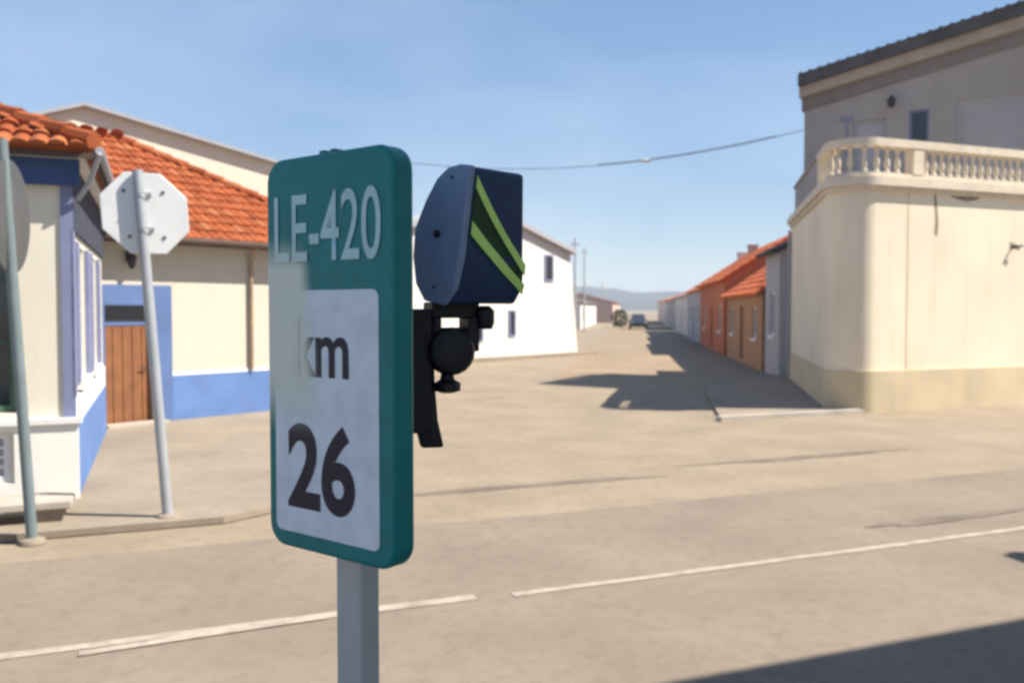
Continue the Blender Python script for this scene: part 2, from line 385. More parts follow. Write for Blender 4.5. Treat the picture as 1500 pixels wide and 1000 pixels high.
def pbox(mb, P, u, a, b, z0, z1, out, back=.0):
    """box on a wall face: from a to b along u, z0..z1, from `back` behind the face to `out` proud of it"""
    n = nout(u); P = V(P[0], P[1], 0)
    mb.obox(P+u*a+UP*z0-n*back, u*(b-a), n*(out+back), UP*(z1-z0)); return mb
def window(root, P, u, a, b, z0, z1, inset=.1, fw=.06, fmat='white_trim', pmat_='glass', bars=(1, 0), sill=None, wname='window'):
    n = nout(u); B = V(P[0], P[1], 0); mb = MB(); o = lambda x, z: B+u*x+UP*z-n*inset
    t = n*.05
    mb.obox(o(a+.002, z0+.002), u*fw, t, UP*(z1-z0-.004)); mb.obox(o(b-fw-.002, z0+.002), u*fw, t, UP*(z1-z0-.004))
    mb.obox(o(a+fw, z0+.002), u*(b-a-2*fw), t*.96, UP*fw); mb.obox(o(a+fw, z1-fw-.002), u*(b-a-2*fw), t*.96, UP*fw)
    for i in range(bars[0]):
        x = a+fw+(b-a-2*fw)*(i+1)/(bars[0]+1)-fw*.3; mb.obox(o(x, z0+fw), u*fw*.6, t*.8, UP*(z1-z0-2*fw))
    for i in range(bars[1]):
        z = z0+fw+(z1-z0-2*fw)*(i+1)/(bars[1]+1)-fw*.25; mb.obox(o(a+fw, z), u*(b-a-2*fw), t*.7, UP*fw*.5)
    w = mb.build(wname, M[fmat], root)
    pm = MB(); pm.obox(o(a+.01, z0+.01)-n*.02, u*(b-a-.02), n*.03, UP*(z1-z0-.02)); pm.build('pane', M[pmat_], w)
    if sill is not None:
        sm = MB(); pbox(sm, P, u, a-.08, b+.08, z0-.09, z0-.003, sill, -.002); sm.build('sill', M[fmat], w)
    return w
def inside(poly, x, y):
    c = False; n = len(poly)
    for i in range(n):
        x1, y1 = poly[i]; x2, y2 = poly[(i+1) % n]
        if (y1 > y) != (y2 > y) and x < (x2-x1)*(y-y1)/(y2-y1)+x1: c = not c
    return c
def tiled_plane(root, corners, mat, name='roof_plane', dx=.165, dy=.34, under=None, parent=None):
    """roof plane (first edge = eave, left to right) as a thin slab with barrel tiles laid on it"""
    C = [Vector(c) for c in corners]; O = C[0]; ax = (C[1]-C[0]).normalized()
    nrm = Vector((0, 0, 0))
    for i in range(1, len(C)-1): nrm += (C[i]-O).cross(C[i+1]-O)
    nrm.normalize()
    if nrm.z < 0: nrm = -nrm
    up = nrm.cross(ax).normalized()
    if up.z < 0: up = -up
    poly = [((c-O).dot(ax), (c-O).dot(up)) for c in C]
    sl = MB(); sl.prism([c-nrm*.07 for c in C], nrm*.07); base = sl.build(name, mat, parent or root)
    mb = MB(); r_ = random.Random(len(corners)*7+int(O.x*10))
    xs0 = min(p[0] for p in poly); xs1 = max(p[0] for p in poly); ys1 = max(p[1] for p in poly)
    i = 0; x = xs0+dx/2
    while x < xs1:
        y = -.06
        while y < ys1:
            if inside(poly, x, max(y+dy*.45, .02)):
                j = r_.uniform(-.012, .012); rj = r_.uniform(.92, 1.06); tl = r_.uniform(-.006, .012)
                vs = []
                for k, (yy, w, lift) in enumerate(((y, dx*.56*rj, .034+tl), (y+dy*1.12, dx*.44*rj, .012))):
                    for a in range(5):
                        th = math.pi*a/4
                        vs.append(O+ax*(x+j-math.cos(th)*w)+up*yy+nrm*(lift+math.sin(th)*w*.6-.02))
                mb.add(vs, [[a, a+1, a+6, a+5] for a in range(4)]+[[0, 4, 3, 2, 1]])
            y += dy
        x += dx
    if mb.f:
        t = mb.build('roof_tiles', mat, base, smooth=True, shade=50); t['kind'] = 'stuff'
    return base
def ridge_caps(root, a, b, mat, r=.085, step=.36):
    a, b = Vector(a), Vector(b); n = max(1, int((b-a).length/step)); mb = MB()
    for i in range(n):
        p = a+(b-a)*(i/n); s = a+(b-a)*((i+1.08)/n); mb.tube([p+UP*.02, s], [r*1.08, r*.92], 8)
    return mb.build('ridge_tiles', mat, root, smooth=True)

# ---------------------------------------------------------------- cottage with white plinth and blue side (left)
K = V(-4.48, 9.03, 0)
A = thing('cottage', K, 'cream corner cottage with navy cornice, white front plinth and blue side plinth', 'house')
LF, LS, HT = 7.5, 5.35, 3.62
PA = K-d*LF
mb = MB()
op_f = [(LF-1.75, LF-.50, .96, 3.0), (LF-1.2, LF-.58, .28, .76), (1.2, 2.4, .96, 3.0)]
wall_panel(mb, PA, d, LF, .0, HT, op_f)
op_s = [(.62, 1.75, 1.22, 2.70), (2.75, 3.9, 1.22, 2.70)]
wall_panel(mb, K, q, LS, .0, HT, op_s)
wall_panel(mb, K+q*LS, -d, LF, 0, HT); wall_panel(mb, PA+q*LS, -q, LS, 0, HT)
mb.build('wall', M['cream'], A)
m_ = MB(); pbox(m_, PA, d, 0, LF-1.25, .0, .84, .05, -.002); pbox(m_, PA, d, LF-.53, LF+.05, .0, .84, .05, -.002)
pbox(m_, PA, d, LF-1.25, LF-.53, .0, .26, .05, -.002); pbox(m_, PA, d, LF-1.25, LF-.53, .78, .84, .05, -.002)
m_.build('front_plinth', M['white_front'], A)
m_ = MB(); pbox(m_, PA, d, 0, LF+.085, .842, .90, .085, -.002); m_.build('plinth_ledge', M['white_trim'], A)
m_ = MB(); pbox(m_, K, q, .052, LS, .0, .80, .04, -.002); m_.build('side_plinth', M['blue'], A)
m_ = MB(); pbox(m_, K, q, .0, LS, .802, 1.10, .03, -.002); m_.build('side_band', M['white_trim'], A)
m_ = MB(); pbox(m_, PA, d, 0, LF+.10, 3.24, 3.50, .10, -.002); m_.build('cornice', M['navy'], A)
m_ = MB(); pbox(m_, K, q, .0, LS, 2.80, 3.50, .035, -.002); m_.build('side_cornice_shade', M['eave_shade'], A)  # side cornice band, made deep and dark to paint in the eave shade
m_ = MB(); pbox(m_, PA, d, 0, LF+.15, 3.502, 3.565, .15, -.002); pbox(m_, K, q, .0, LS, 3.502, 3.565, .15, -.002); m_.build('cornice_moulding', M['white_trim'], A)
m_ = MB(); pbox(m_, PA, d, LF-.085, LF+.03, .90, 3.24, .028, -.002); pbox(m_, K, q, -.028, .20, 1.10, 2.80, .03, -.002); m_.build('corner_strip', M['shutter'], A)
window(A, PA, d, LF-1.75, LF-.50, .96, 3.0, .12, .07, 'green_frame', bars=(1, 2))
window(A, PA, d, 1.2, 2.4, .96, 3.0, .12, .07, 'green_frame', bars=(1, 2))
window(A, PA, d, LF-1.2, LF-.58, .28, .76, .06, .05, 'white_trim', 'blind', bars=(0, 3), wname='cellar_vent')
for a, b, z0, z1 in op_s:
    w = window(A, K, q, a, b, z0, z1, .12, .08, 'white_trim', bars=(1, 1), sill=.07)
    for x0 in (a-.36, b+.02):
        s_ = MB(); pbox(s_, K, q, x0, x0+.33, z0, z1, .045, -.002)
        for k in range(11): pbox(s_, K, q, x0+.04, x0+.29, z0+.08+k*.12, z0+.14+k*.12, .049, -.03)
        s_.build('shutter', M['shutter'], A)
# roof: hipped
ov = .25; ez = 3.60; tn = .44
c0 = PA-d*ov-q*ov+UP*ez; c1 = K+d*ov-q*ov+UP*ez; c2 = K+d*ov+q*(LS+ov)+UP*ez; c3 = PA-d*ov+q*(LS+ov)+UP*ez
hw = LS/2+ov; r1 = c1-d*hw+q*hw+UP*hw*tn; r0 = c0+d*hw+q*hw+UP*hw*tn
rf = tiled_plane(A, [c0, c1, r1, r0], M['roof'], 'roof')
tiled_plane(A, [c1, c2, r1], M['roof'], 'roof'); tiled_plane(A, [c2, c3, r0, r1], M['roof'], 'roof', dx=.3, dy=.5); tiled_plane(A, [c3, c0, r0], M['roof'], 'roof', dx=.3, dy=.5)
ridge_caps(A, c1+UP*.05, r1+UP*.05, M['roof']); ridge_caps(A, r0+UP*.05, r1+UP*.05, M['roof']); ridge_caps(A, c0+UP*.05, r0+UP*.05, M['roof'])
m_ = MB(); m_.obox(c0+UP*-.11+(-q*.002), c1-c0, q*.03, UP*.055); m_.obox(c1+UP*-.11+d*.002, c2-c1, -d*.03, UP*.055); m_.build('fascia', M['eave'], A)
m_ = MB(); m_.tube([c1+d*.05+UP*-.03, c2+d*.05+UP*-.05], .045, 8); m_.tube([c1+d*.05-q*.02+UP*-.06, c1-d*.05+q*.12+UP*-.32, c1-d*.17+q*.20+UP*-.5], .026, 8); m_.build('gutter', M['blind'], A, smooth=True)
# stone step beside it
S = thing('stone_step', RP(-2.3, 8.98, .07), 'low stone step slab on feet against white cottage plinth', 'step')
m_ = MB(); m_.obox(RP(-3.5, 8.92, .19), d*2.75, q*.5, UP*.07); m_.build('slab', M['kerb'], S, bevel=.01)
for t in (-3.3, -2.1, -1.05):
    m_ = MB(); m_.obox(RP(t, 8.97, .07), d*.22, q*.4, UP*.119); m_.build('foot', M['pavement'], S)

# ---------------------------------------------------------------- cottage with the brown door
E0 = V(-6.9, 14.25, 0); LB = 5.45; HB = 3.28
Bh = thing('cottage', E0, 'ivory cottage with brown door, blue plinth and orange hipped roof', 'house')
DPT = 6.6; bk = -nout(e)
mb = MB(); dop = (.34, 1.18, .05, 2.06)
wall_panel(mb, E0, e, LB, 0, HB, [dop], .2)
wall_panel(mb, E0+e*LB, bk, DPT, 0, HB, [(2.0, 3.0, 1.1, 2.4)]); wall_panel(mb, E0+e*LB+bk*DPT, -e, LB, 0, HB); wall_panel(mb, E0+bk*DPT, -bk, DPT, 0, HB)
mb.build('wall', M['cream2'], Bh)
window(Bh, E0+e*LB, bk, 2.0, 3.0, 1.1, 2.4, .1, .06, bars=(1, 1), sill=.06)
m_ = MB(); pbox(m_, E0, e, 1.50, LB+.04, 0, .84, .04, -.002); pbox(m_, E0+e*LB, bk, -.002, DPT, 0, .84, .04, -.002); m_.build('plinth', M['blue'], Bh)
m_ = MB(); pbox(m_, E0, e, 1.50, LB+.03, .842, .90, .02, -.002); m_.build('plinth_line', M['white_trim'], Bh)
m_ = MB(); pbox(m_, E0, e, .12, .335, 0, 2.40, .055, -.002); pbox(m_, E0, e, 1.185, 1.49, 0, 2.40, .055, -.002); pbox(m_, E0, e, .335, 1.185, 2.065, 2.40, .055, -.002); m_.build('door_surround', M['blue2'], Bh)
dn = nout(e)
m_ = MB(); pbox(m_, E0, e, .345, 1.175, .055, 1.72, -.10, .145)
for k in range(5): pbox(m_, E0, e, .36+k*.165, .36+k*.165+.15, .07, 1.70, -.085, .10)
door = m_.build('door', M['wood'], Bh)
m_ = MB(); m_.tube([E0+e*1.08+UP*1.0-dn*.085, E0+e*1.08+UP*1.0-dn*.03, E0+e*.98+UP*1.0-dn*.03], .012, 8); m_.build('handle', M['iron'], door)
m_ = MB(); pbox(m_, E0, e, .345, 1.175, 1.725, 1.78, -.09, .145); m_.build('transom_bar', M['blue2'], Bh)
m_ = MB(); pbox(m_, E0, e, .345, 1.175, 1.785, 2.055, -.12, .145); m_.build('fanlight', M['glass'], Bh)
m_ = MB(); pbox(m_, E0, e, .25, 1.30, .0, .115, .32, -.06); m_.build('doorstep', M['kerb'], Bh)
m_ = MB(); pbox(m_, E0, e, .72, .78, 2.78, 2.98, .05, -.002); lp = m_.build('wall_lamp', M['iron'], Bh)
m_ = MB(); m_.tube([E0+e*.75+dn*.04+UP*2.92, E0+e*.75+dn*.16+UP*2.96, E0+e*.75+dn*.16+UP*2.88], .012, 6); m_.lathe(E0+e*.75+dn*.16+UP*2.66, [(.02, 0), (.05, .03), (.075, .18), (.085, .2), (.02, .26)], 10); m_.build('lantern', M['iron'], lp, smooth=True)
m_ = MB(); m_.tube([E0+e*3.05+dn*.06+UP*.86, E0+e*3.05+dn*.06+UP*2.95, E0+e*3.05+dn*.3+UP*3.14], .035, 8); m_.build('downpipe', M['gutter'], Bh, smooth=True)
o_ = .35; ez = 3.20; tnB = 2.2/3.65
b0 = E0-e*.2-bk*o_+UP*ez; b1 = E0+e*(LB+o_)-bk*o_+UP*ez; b2 = E0+e*(LB+o_)+bk*(DPT+o_)+UP*ez; b3 = E0-e*.2+bk*(DPT+o_)+UP*ez
hw = DPT/2+o_; rb1 = b1-e*hw+bk*hw+UP*hw*tnB; rb0 = b0+bk*hw+UP*hw*tnB
tiled_plane(Bh, [b0, b1, rb1, rb0], M['roof'], 'roof'); tiled_plane(Bh, [b1, b2, rb1], M['roof'], 'roof'); tiled_plane(Bh, [b2, b3, rb0, rb1], M['roof'], 'roof', dx=.3, dy=.5)
m_ = MB(); m_.prism([E0+UP*HB, E0+bk*DPT+UP*HB, E0+bk*DPT/2+UP*(HB+2.0)], e*.1); m_.build('gable_wall', M['cream2'], Bh)
ridge_caps(Bh, b1+UP*.05, rb1+UP*.05, M['roof']); ridge_caps(Bh, rb0+UP*.05, rb1+UP*.05, M['roof']); ridge_caps(Bh, b2+UP*.05, rb1+UP*.05, M['roof'])
m_ = MB(); m_.tube([b0-bk*.06-UP*.03, b1-bk*.06-UP*.06], .06, 8); m_.build('gutter', M['eave'], Bh, smooth=True)
m_ = MB(); m_.obox(b0-UP*.10, b1-b0, bk*.33, UP*.025); m_.build('soffit', M['eave'], Bh)

# ---------------------------------------------------------------- tall gable behind
AP = V(-11.5, 24.0, 0)
C = thing('barn', AP, 'tall pale gabled barn wall rising behind the orange cottage roof', 'barn')
dC = V(.80, .60, 0); qC = V(-.60, .80, 0)
gl, gr, zap = -4.5, 7.9, 7.40
zl, zr = zap+gl*.36*1, zap-gr*.25
def cz(t): return zap+(t*.36 if t < 0 else -t*.187)
m_ = MB(); m_.prism([AP+dC*gl, AP+dC*gr, AP+dC*gr+UP*cz(gr), AP+UP*zap, AP+dC*gl+UP*cz(gl)], qC*9); m_.build('wall', M['gable'], C)
for a, b, nm in ((0, gr+.2, 'roof'), (gl-.2, 0, 'roof')):
    m_ = MB(); m_.prism([AP+dC*a+UP*(cz(a)+.005)-qC*.22, AP+dC*b+UP*(cz(b)+.005)-qC*.22, AP+dC*b+UP*(cz(b)+.10)-qC*.22, AP+dC*a+UP*(cz(a)+.10)-qC*.22], qC*9.4); m_.build(nm, M['blind'], C)
m_ = MB(); m_.tube([AP+dC*7.7+UP*5.6-qC*.08, AP+dC*7.7+UP*7.05-qC*.08], .03, 8); m_.build('cable_mast', M['polegrey'], C)

# ---------------------------------------------------------------- white house at the side street corner
G = V(2.5, 38.2, 0)
W = thing('house', G, 'white house with small dark window at the start of the side street', 'house')
LW = 10.5
PW = G-e*LW; bw = -nout(e)
def wz(u): return 4.35+.25*min(LW-u, u+1)
us = [0, 5.0, LW]
m_ = MB(); m_.prism([PW+e*0, PW+e*(LW+.55), PW+e*LW+UP*4.35, PW+e*5.5+UP*5.7, PW+UP*4.6], bw*8); m_.build('wall', M['white'], W)
m_ = MB(); m_.prism([PW+e*5.5+UP*5.71-bw*.25, PW+e*(LW+.15)+UP*4.33-bw*.25, PW+e*(LW+.15)+UP*4.52-bw*.25, PW+e*5.5+UP*5.9-bw*.25], bw*8.4); m_.build('roof', M['blind'], W)
m_ = MB(); m_.prism([PW+e*5.5+UP*5.71-bw*.25, PW+e*-.2+UP*4.57-bw*.25, PW+e*-.2+UP*4.76-bw*.25, PW+e*5.5+UP*5.9-bw*.25], bw*8.4); m_.build('roof', M['blind'], W)
def surf_window(root, P, u, a, b, z0, z1, fm='fargrey', pm='glass', nm='window'):
    m = MB(); n = nout(u); B0 = V(P[0], P[1], 0)
    fw = .07
    pbox(m, P, u, a, a+fw, z0, z1, .05, -.002); pbox(m, P, u, b-fw, b, z0, z1, .05, -.002); pbox(m, P, u, a+fw, b-fw, z0, z0+fw, .048, -.002); pbox(m, P, u, a+fw, b-fw, z1-fw, z1, .048, -.002)
    w = m.build(nm, M[fm], root); m = MB(); pbox(m, P, u, a+fw, b-fw, z0+fw, z1-fw, .02, -.002); m.build('pane', M[pm], w); return w
surf_window(W, PW, e, LW-1.75, LW-1.2, 3.15, 4.25, 'shutter')
surf_window(W, PW, e, LW-4.0, LW-3.6, .9, 1.95, 'shutter'); surf_window(W, PW, e, LW-5.9, LW-5.5, .75, 1.6, 'shutter')
m_ = MB(); m_.prism([PW-e*.1+dn*.5, PW+e*(LW+1.3)+dn*.5, PW+e*(LW+1.3), PW-e*.1], UP*.14); m_.build('footing', M['pavement'], W)

# ---------------------------------------------------------------- terrace with rounded corner and balustrade
P0 = V(6.05, 16.75, 0); gT = V(.215, .977, 0).normalized(); RC = .55; TL = RC/math.tan(math.acos(d.dot(gT))/2)
tf = P0+d*TL; ts = P0+gT*TL
cc = tf+q*RC
T = thing('terrace', P0, 'cream rounded-corner terrace wall topped by a stone balustrade', 'wall')
def outline(off, z, sl=7.6, fl=10.5):
    """path from the far end of the side-street wall round the corner to the end of the front wall, pushed out by off; returns (point, normal)"""
    gs = V(-gT.y, gT.x, 0)                                   # outward normal of the side wall
    out = []
    for k in range(9): p = ts+gT*(sl*(1-k/8)); out.append((p+gs*off+UP*z, gs))
    a0 = math.atan2(gs.y, gs.x); a1 = math.atan2(-q.y, -q.x)
    while a1 < a0: a1 += 2*math.pi
    for k in range(1, 24):
        w = a0+(a1-a0)*k/24; n = V(math.cos(w), math.sin(w), 0); out.append((cc+n*(RC+off)+UP*z, n))
    for k in range(25): p = tf+d*(fl*k/24); out.append((p-q*off+UP*z, -q))
    return out
def swept(name, z0, z1, off, back, mat, smooth=True, parent=None, sl=7.6):
    """wall section swept along the outline: outer face at off, inner face at back"""
    mb = MB(); a = outline(off, z0, sl); b = outline(off, z1, sl); c = outline(back, z0, sl); f = outline(back, z1, sl); n = len(a)
    vs = [x[0] for x in a]+[x[0] for x in b]+[x[0] for x in f]+[x[0] for x in c]; fs = []
    for i in range(n-1):
        for r_ in range(4):
            s_ = (r_+1) % 4; fs.append([r_*n+i, r_*n+i+1, s_*n+i+1, s_*n+i])
    fs += [[0, n, 2*n, 3*n], [4*n-1, 3*n-1, 2*n-1, n-1]]
    mb.add(vs, fs); return mb.build(name, mat, parent or T, smooth=smooth)
swept('wall', 0, 4.36, 0, -.35, M['terrace'])
swept('plinth', .0, .80, .035, .001, M['plinth_y'])
swept('ledge', 4.362, 4.53, .13, -.35, M['stone'])
swept('ledge_moulding', 4.27, 4.36, .06, .001, M['stone'])
swept('bottom_rail', 4.532, 4.62, .03, -.17, M['stone'], sl=1.3)
swept('top_rail', 5.12, 5.27, .06, -.20, M['stone'], sl=1.3)
gs_ = V(-gT.y, gT.x, 0); m_ = MB(); m_.obox(ts+gT*1.302+gs_*.02+UP*4.532, gT*5.2, -gs_*.22, UP*.70); m_.build('parapet', M['housegrey'], T)
m_ = MB(); m_.obox(ts+gT*1.302+gs_*.06+UP*5.234, gT*5.25, -gs_*.30, UP*.07); m_.build('parapet_coping', M['bandtan'], T)
m_ = MB(); o1 = outline(-.36, 4.40); m_.add([x[0] for x in o1]+[V(17.5, 27.5, 4.40), V(9.4, 27.5, 4.40)], [list(range(len(o1)+2))[::-1]]); m_.build('terrace_floor', M['stone'], T)
# other sides of the terrace block
bp = outline(-.002, 0)
m_ = MB(); e1 = bp[-1][0]; e0_ = bp[0][0]
m_.quad(e1, V(17.5, 27.5, 0), V(17.5, 27.5, 4.36), e1+UP*4.36); m_.quad(V(9.4, 27.5, 0), e0_, e0_+UP*4.36, V(9.4, 27.5, 4.36)); m_.quad(V(17.5, 27.5, 0), V(9.4, 27.5, 0), V(9.4, 27.5, 4.36), V(17.5, 27.5, 4.36)); m_.build('back_wall', M['terrace'], T)
# balusters: turned stone, each one a part sharing one mesh
bm_ = MB(); h0, h1 = 4.622, 5.118
bm_.lathe(T.location+UP*h0, [(.055, 0), (.055, .05), (.032, .075), (.05, .13), (.057, .19), (.046, .27), (.030, .36), (.029, .40), (.048, .43), (.048, .496)], 10)
b_src = bm_.build('baluster', M['stone'], T, smooth=True)
path = outline(-.07, 0, 1.3); acc = []; 
L_ = [0]
for i in range(1, len(path)): L_.append(L_[-1]+(path[i][0]-path[i-1][0]).length)
def at_len(s):
    for i in range(1, len(path)):
        if L_[i] >= s:
            k = (s-L_[i-1])/max(1e-6, L_[i]-L_[i-1]); return path[i-1][0]*(1-k)+path[i][0]*k, path[i][1]
    return path[-1]
arc_end = L_[9+23]; piers = [.14, arc_end+1.0, arc_end+5.2, L_[-1]-.14]
s = .3; first = True
while s < L_[-1]-.2:
    if all(abs(s-pp) > .20 for pp in piers):
        p, n = at_len(s); loc = Vector((p.x-T.location.x, p.y-T.location.y, 0))
        if first: b_src.location = loc; first = False
        else: link_copy(b_src, T, loc)
    s += .212 if s > arc_end+.9 else .26
for pp in piers:
    p, n = at_len(pp); u = V(-n.y, n.x, 0); m_ = MB(); m_.obox(p-u*.13-n*.115+UP*4.622, u*.26, n*.23, UP*.497); m_.build('pier', M['stone'], T)
# joint and damp stains in the render
M['damp'] = pmat('damp_stain', (.26, .215, .16), var=.3, scale=9, fine=30)
M['damp_light'] = pmat('faint_damp_stain', (.52, .43, .29), var=.2, scale=9, fine=30)
def stain(t, z, pts, mat='damp'):
    m = MB(); m.prism([tf+d*(t+1.0+a)+UP*(z+b)-q*.0 for a, b in pts], -q*.003); m.build('damp_stain', M[mat], T)
m_ = MB(); m_.obox(tf+d*.78+UP*.80, d*.02, -q*.004, UP*3.46); m_.build('render_joint', M['damp_light'], T)
stain(.45, 3.55, [(.0, .7), (.05, .72), (.09, .45), (.13, .1), (.09, -.12), (.02, -.05), (.05, .2), (.02, .45)])
stain(1.0, 4.18, [(-.15, .08), (.7, .08), (.6, .02), (.3, -.02), (0, .03)])
stain(2.55, 3.2, [(.0, .18), (.28, .12), (.3, .02), (.1, .05), (.02, 0)])
m_ = MB(); m_.tube([tf+d*3.62+UP*3.28, tf+d*3.62+UP*3.28-q*.12, tf+d*3.75+UP*3.3-q*.14], .025, 8); m_.build('wall_bracket', M['iron'], T)
m_ = MB()
gs = V(-gT.y, gT.x, 0); dp = ts+gT*7.4
m_.tube([dp+gs*.07+UP*.1, dp+gs*.07+UP*4.2], .045, 8); m_.build('downpipe', M['blind'], T, smooth=True)

# ---------------------------------------------------------------- grey house standing on the terrace
F0 = V(7.58, 23.2, 0); F1 = V(11.9, 20.6, 0); fu = (F1-F0).normalized(); fn = nout(fu); LFc = (F1-F0).length+.55
H = thing('house', F0+UP*4.40, 'mauve grey upper house with heavy dark cornice standing on the terrace', 'house')
def hz(u): return 7.12+u*(1.0/5.07)                        # lower edge of the cornice, raked
fb = -fn*3.6
m_ = MB(); ops = [(1.2, 1.98, 4.43, 6.72), (2.5, 2.95, 4.43, 6.85), (3.55, 5.15, 4.43, 6.95)]
wall_panel(m_, F0, fu, LFc, 4.405, 7.0, ops, .14)
m_.prism([F0+UP*7.0, F0+fu*LFc+UP*7.0, F0+fu*LFc+UP*hz(LFc), F0+UP*hz(0)], -fn*.3)
P1 = F0+fu*LFc
for a, b in ((P1, fb), (P1+fb, -fu*LFc), (F0+fb, -fb)):
    wall_panel(m_, a, b.normalized(), b.length, 4.405, 7.02)
m_.build('wall', M['housegrey'], H)
def hband(name, z0, z1, out, mat, l0=.0, back=3.7):
    m = MB(); a, b = -min(out, .10), LFc+out
    m.prism([F0+fu*a+UP*(hz(a)+z0)+fn*out, F0+fu*b+UP*(hz(b)+z0)+fn*out, F0+fu*b+UP*(hz(b)+z1)+fn*out, F0+fu*a+UP*(hz(a)+z1)+fn*out], -fn*(back+2*out-.02)); return m.build(name, mat, H)
hband('frieze', .0, .33, .06, M['bandgrey']); hband('cornice', .332, .60, .20, M['bandtan'])
hband('roof', .602, .90, .34, M['roof_dark'])
m_ = MB(); u0 = -.02
while u0 < LFc+.3:
    a = F0+fu*u0+UP*(hz(u0)+.87)+fn*.38; m_.tube([a+UP*.005, a-fn*4.2+UP*.5], [.05, .05], 8); u0 += .23
t_ = m_.build('roof_tiles', M['roof_dark'], H, smooth=True); t_['kind'] = 'stuff'
window(H, F0, fu, 1.2, 1.98, 4.43, 6.72, .12, .06, 'blind', 'blind', bars=(0, 0), wname='balcony_door')
window(H, F0, fu, 2.5, 2.95, 4.43, 6.85, .10, .05, 'shutter', 'glass', bars=(0, 2), wname='balcony_door')
w = window(H, F0, fu, 3.55, 5.15, 4.43, 6.95, .10, .08, 'blind', 'blind', bars=(0, 0), wname='roller_blind')
m_ = MB()
for k in range(34): pbox(m_, F0, fu, 3.64, 5.06, 4.56+k*.068, 4.56+k*.068+.055, -.072, .088)
m_.build('slats', M['blind'], w)['kind'] = 'stuff'
lc = F0+fu*2.12+UP*7.22
m_ = MB(); m_.tube([lc, lc+fn*.18, lc+fn*.22+UP*-.05], .018, 6); m_.lathe(lc+fn*.22+UP*-.30, [(.03, 0), (.075, .03), (.10, .16), (.11, .18), (.03, .25)], 10); m_.build('lantern', M['iron'], H, smooth=True)
m_ = MB(); lc = F0+fu*1.05+UP*6.75; m_.tube([lc-UP*.9+fn*.03, lc+fn*.03], .015, 6); m_.obox(lc-fu*.14+fn*.0, fu*.28, fn*.06, UP*.07); m_.build('meter_box', M['shutter'], H)

# ---------------------------------------------------------------- houses along the right of the side street
def gline(y, off=0): return V(4.4+.125*y, y, 0)+V(g.y, -g.x, 0)*off
def street_house(y0, y1, eave, ridge, wmat, rmat, label, name='house', depth=6, off=0, wins=(), door=None, chim=None, tiles=True, group=None, left=False):
    """gabled house with its ridge along the side street"""
    if not left:
        a = gline(y1, off); b = gline(y0, off); bkv = V(g.y, -g.x, 0)
    else:
        a = V(2.9+.14*(y0-38), y0, 0)-V(g.y, -g.x, 0)*off; b = V(2.9+.14*(y1-38), y1, 0)-V(g.y, -g.x, 0)*off; bkv = -V(g.y, -g.x, 0)
    u = (b-a).normalized(); L = (b-a).length
    h = thing(name, b, label, 'house', group)
    m = MB(); wops = [(x, x+w_, z, z+hh) for x, w_, z, hh in wins]
    if door: wops.append((door, door+.95, .12, 2.1))
    wall_panel(m, a, u, L, 0, eave, wops)
    wall_panel(m, b, bkv, depth, 0, eave); wall_panel(m, b+bkv*depth, -u, L, 0, eave); wall_panel(m, a+bkv*depth, -bkv, depth, 0, eave)
    for p, s in ((a, 1), (b, -1)): m.prism([p+UP*eave, p+bkv*depth+UP*eave, p+bkv*depth/2+UP*ridge], u*s*.12)
    m.build('wall', wmat, h)
    for x, w_, z, hh in wins: window(h, a, u, x, x+w_, z, z+hh, .1, .07, 'white_trim', bars=(1, 0), sill=.05)
    if door:
        m = MB(); pbox(m, a, u, door+.01, door+.94, .13, 2.09, -.08, .14); m.build('door', M['wood'], h)
    o = .25; sl = (ridge-eave)/(depth/2)
    k0 = a-bkv*o-u*.12+UP*(eave-o*sl+.06); k1 = b-bkv*o+u*.12+UP*(eave-o*sl+.06); k2 = b+bkv*depth/2+u*.12+UP*(ridge+.06); k3 = a+bkv*depth/2-u*.12+UP*(ridge+.06)
    j0 = b+bkv*(depth+o)+u*.12+UP*(eave-o*sl+.06); j1 = a+bkv*(depth+o)-u*.12+UP*(eave-o*sl+.06)
    for pl_ in ([k0, k1, k2, k3], [j0, j1, k3, k2]):
        if tiles: tiled_plane(h, pl_, rmat, 'roof', dx=.24, dy=.42)
        else:
            mm = MB(); C_ = [Vector(x) for x in pl_]; nn = (C_[1]-C_[0]).cross(C_[2]-C_[0]).normalized(); nn = nn if nn.z > 0 else -nn
            mm.prism([x-nn*.08 for x in C_], nn*.08); mm.build('roof', rmat, h)
    if chim:
        x, up_, cm = chim; p = a+u*x+bkv*depth*.36; mm = MB(); mm.obox(p+UP*(eave+.3), u*.55, bkv*.45, UP*(ridge-eave+up_)); mm.obox(p-u*.05-bkv*.05+UP*(ridge+up_+.302), u*.65, bkv*.55, UP*.08); mm.build('chimney', cm, h)
    return h
street_house(25.7, 28.2, 3.7, 4.6, M['fargrey'], M['roof_dark'], 'narrow grey house with dark roof squeezed against the terrace', depth=4.0, off=.12, wins=((.8, .9, 1.2, 1.3),))
r1 = street_house(28.4, 38.0, 2.6, 4.5, M['ochre'], M['roof_far'], 'low ochre brown house with orange roof and pale chimney beside the narrow grey house', depth=5.5, off=.05, wins=((1.2, 1.0, 1.0, 1.05), (7.5, .9, 1.0, 1.05)), door=4.3, chim=(7.9, .1, M['farwhite']))
r2 = street_house(38.2, 50, 3.3, 5.2, M['terracotta_wall'], M['roof_far'], 'terracotta house with bright orange roof between the ochre house and a grey one', depth=6, off=-.05, wins=((2, 1, 1, 1.2), (9.5, 1, 1, 1.2)), door=6, chim=(3, -.25, M['pink']))
